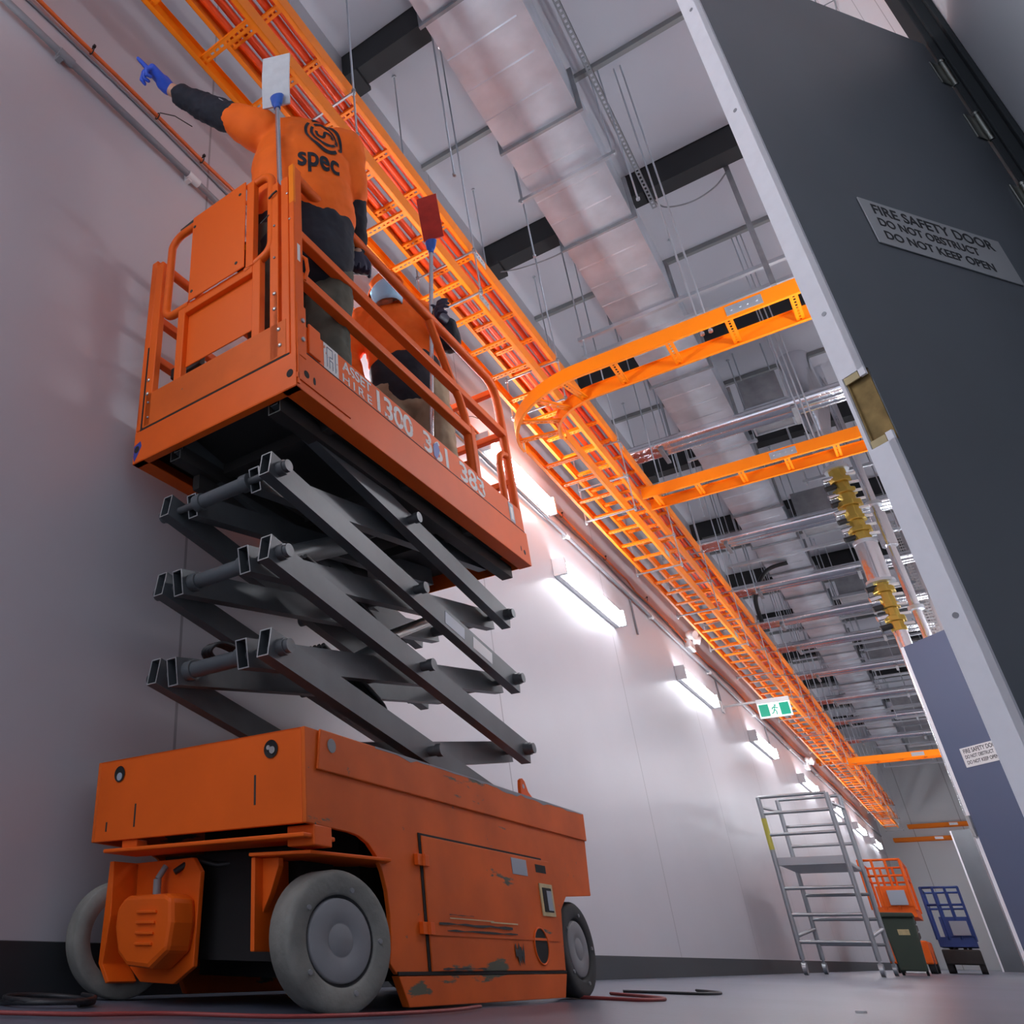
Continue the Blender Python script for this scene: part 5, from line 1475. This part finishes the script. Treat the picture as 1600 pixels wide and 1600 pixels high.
for jv in range(4):
    for iu in range(13):
        t_ = math.radians(35 + 110 * iu / 12); rr_ = 1 + 0.17 * jv
        vs.append(hd + RH @ V3(0.094 * math.cos(t_) * (1 + 0.06 * jv), 0.040 - 0.004 * jv, 0) + upf * (0.112 * math.sin(t_) * rr_ - 0.006) - O2)
br.add(vs, [(a * 13 + b, a * 13 + b + 1, (a + 1) * 13 + b + 1, (a + 1) * 13 + b) for a in range(3) for b in range(12)], True)
o = part('cap_brim', br, 'jacket_orange', capo); s_ = o.modifiers.new('solid', 'SOLIDIFY'); s_.thickness = 0.004

# ================================================================== FAR CORRIDOR: scaffold, lifts, bin
al = empty('mobile_scaffold', (-1.36, 11.5, 0), 0, 'aluminium mobile scaffold tower on castors beside the left wall', 'scaffold')
def tube(nm, pts, r=0.024, m='alu', par=None, n=10):
    return part(nm, MB().path(pts, r, n), m, par or al)
for yy_ in (-0.45, 0.85):
    for x in (-0.32, 0.33):
        tube('upright', [(x, yy_, 0.14), (x, yy_, 1.72 if yy_ < 0 else 1.86)])
        part('castor', MB().cyl((x - 0.018, yy_, 0.06), (x + 0.018, yy_, 0.06), 0.058, 18).cyl((x, yy_, 0.11), (x, yy_, 0.15), 0.012, 8).box(x - 0.024, x + 0.024, yy_ - 0.02, yy_ + 0.02, 0.07, 0.115), 'alu', al)
    for z in (0.30, 0.55, 0.80, 1.33, 1.55) + ((1.72,) if yy_ < 0 else (1.86,)):
        tube('rung', [(-0.32, yy_, z), (0.33, yy_, z)], 0.018)
for x in (-0.32, 0.33):
    for z in (0.35, 1.62):
        tube('brace', [(x, -0.45, z), (x, 0.85, z + 0.1)], 0.018)
part('platform_board', MB().box(-0.31, 0.32, -0.42, 0.82, 1.03, 1.07), 'alu', al, 0.004)
part('platform_rim', MB().box(-0.32, 0.33, -0.45, -0.43, 1.02, 1.10), 'alu', al, 0.003)
part('yellow_sleeve', MB().cyl((-0.32, -0.45, 1.18), (-0.32, -0.45, 1.5), 0.0255, 10), 'yellow_tape', al)

def mini_lift(label, x, y, rz, m, top, stage, wdt=0.75, ln=1.5, light=True):
    root = empty('parked_scissor_lift', (x, y, 0), rz, label, 'scissor lift')
    a = wdt / 2
    part('chassis', MB().box(-a, a, 0, ln, 0.12, 0.42 if stage > 0.5 else 0.33), m if stage > 0.5 else 'under_dark', root, 0.02)
    for sx in (-1, 1):
        for yw in (0.2, ln - 0.2):
            part('wheel', MB().cyl((sx * a, yw, 0.15), (sx * (a - 0.08), yw, 0.15), 0.15, 24), 'rubber_dark', root)
    z0, z1 = 0.42, stage
    n = 3
    for i in range(n):
        za_, zb_ = z0 + (z1 - z0) * i / n, z0 + (z1 - z0) * (i + 1) / n
        for sx in (-1, 1):
            part('scissor_arm', MB().bar((sx * (a - 0.12), 0.1, za_), (sx * (a - 0.12), ln - 0.1, zb_), 0.04, 0.07), 'under_dark', root)
            part('scissor_arm', MB().bar((sx * (a - 0.18), 0.1, zb_), (sx * (a - 0.18), ln - 0.1, za_), 0.04, 0.07), 'under_dark', root)
    part('deck', MB().box(-a, a, 0, ln, z1, z1 + 0.14), m, root, 0.005)
    part('front_panel', MB().box(-a * 0.55, a, -0.01, 0.01, z1 + 0.14, z1 + 0.42), m, root, 0.004)
    part('control_box', MB().box(-0.02, 0.2, -0.05, -0.01, z1 + 0.16, z1 + 0.36), 'label_grey', root, 0.004)
    for z in (top, (top + z1 + 0.14) / 2 + 0.1):
        part('rail', MB().path([(-a, 0, z), (a, 0, z), (a, ln, z), (-a, ln, z)], 0.018, 8, closed=True), m, root)
    for px_ in (-a, -a * 0.35, a * 0.3, a):
        part('post', MB().cyl((px_, 0, z1 + 0.1), (px_, 0, top), 0.018, 8), m, root)
        part('post', MB().cyl((px_, ln, z1 + 0.1), (px_, ln, top), 0.018, 8), m, root)
    part('end_panel', MB().box(a - 0.012, a + 0.012, 0, 0.5, z1 + 0.10, top), m, root, 0.004)
    return root
mini_lift('orange scissor lift parked low far down the corridor behind the scaffold', -1.16, 16.6, 0.02, 'lift_orange', 1.50, 0.72, 0.52, 1.5)
mini_lift('blue scissor lift parked beside the orange one near the far end', -0.60, 18.2, 0.02, 'lift_blue', 1.20, 0.36, 0.48, 1.4)
bn = empty('wheelie_bin', (-0.95, 13.6, 0), 0.05, 'dark green bin with lid behind the scaffold', 'bin')
part('bin_body', MB().prism([(-0.20, 0.06), (0.20, 0.06), (0.25, 0.80), (-0.25, 0.80)], Y_, -0.22, 0.22), 'bin_green', bn, 0.02)
part('lid', MB().prism([(-0.27, 0.80), (0.27, 0.80), (0.25, 0.86), (-0.24, 0.87)], Y_, -0.26, 0.25), 'bin_green', bn, 0.015)
part('bin_label', MB().box(-0.05, 0.12, -0.226, -0.221, 0.55, 0.63), 'wood_plate', bn)
for s in (-1, 1):
    part('bin_wheel', MB().cyl((s * 0.20, 0.18, 0.09), (s * 0.16, 0.18, 0.09), 0.09, 16), 'rubber_dark', bn)

for c_ in bn.children: c_.scale = (0.66, 0.8, 0.76)

lt_ = part('litter_scrap', MB().prism([(0, 0), (0.020, 0.003), (0.026, 0.012), (0.012, 0.018), (0.002, 0.010)], lambda u, v, a: Vector((-0.383 + u, 3.119 + v, a)), 0.0005, 0.006), 'label_white')
tag(lt_, 'tiny pale scrap of litter on the open floor at bottom right', 'litter')
# ================================================================== FLOOR CORDS
loop('red cord lying on the floor in front of the lift', [(-1.62, 1.10, 0.008), (-1.44, 1.24, 0.008), (-1.36, 1.40, 0.008), (-1.20, 1.50, 0.008), (-1.13, 1.60, 0.008), (-1.08, 1.80, 0.008), (-1.06, 2.05, 0.008), (-1.09, 2.27, 0.008)], 0.0042, 'cord_red', 'floor_cord', 'cord')
loop('dark cable trailing on the floor from the rear of the lift', [(-1.15, 3.15, 0.006), (-1.05, 3.15, 0.006), (-0.96, 3.16, 0.006), (-0.93, 3.3, 0.006), (-0.99, 3.42, 0.006), (-1.2, 3.6, 0.006)], 0.0055, 'cord_red', 'floor_cord', 'cord')
loop('black cable on the floor behind the rear wheel', [(-1.25, 3.9, 0.006), (-1.1, 3.95, 0.006), (-0.98, 4.0, 0.006), (-0.96, 4.2, 0.006), (-1.1, 4.4, 0.006)], 0.0055, 'hose_black', 'floor_cord', 'cord')
cl = []
for i in range(60):
    t = i / 60 * 2 * PI * 3.3
    cl.append((-1.80 + (0.11 + 0.012 * math.sin(t * .37)) * math.cos(t), 1.45 + 0.10 * math.sin(t), 0.007 + 0.010 * (i / 60) + 0.003 * math.sin(t * 1.3)))
o = part('coiled_cable', MB().path(cl, 0.006, 8), 'hose_black')
tag(o, 'coiled black cable on the floor in the bottom left corner', 'cable')
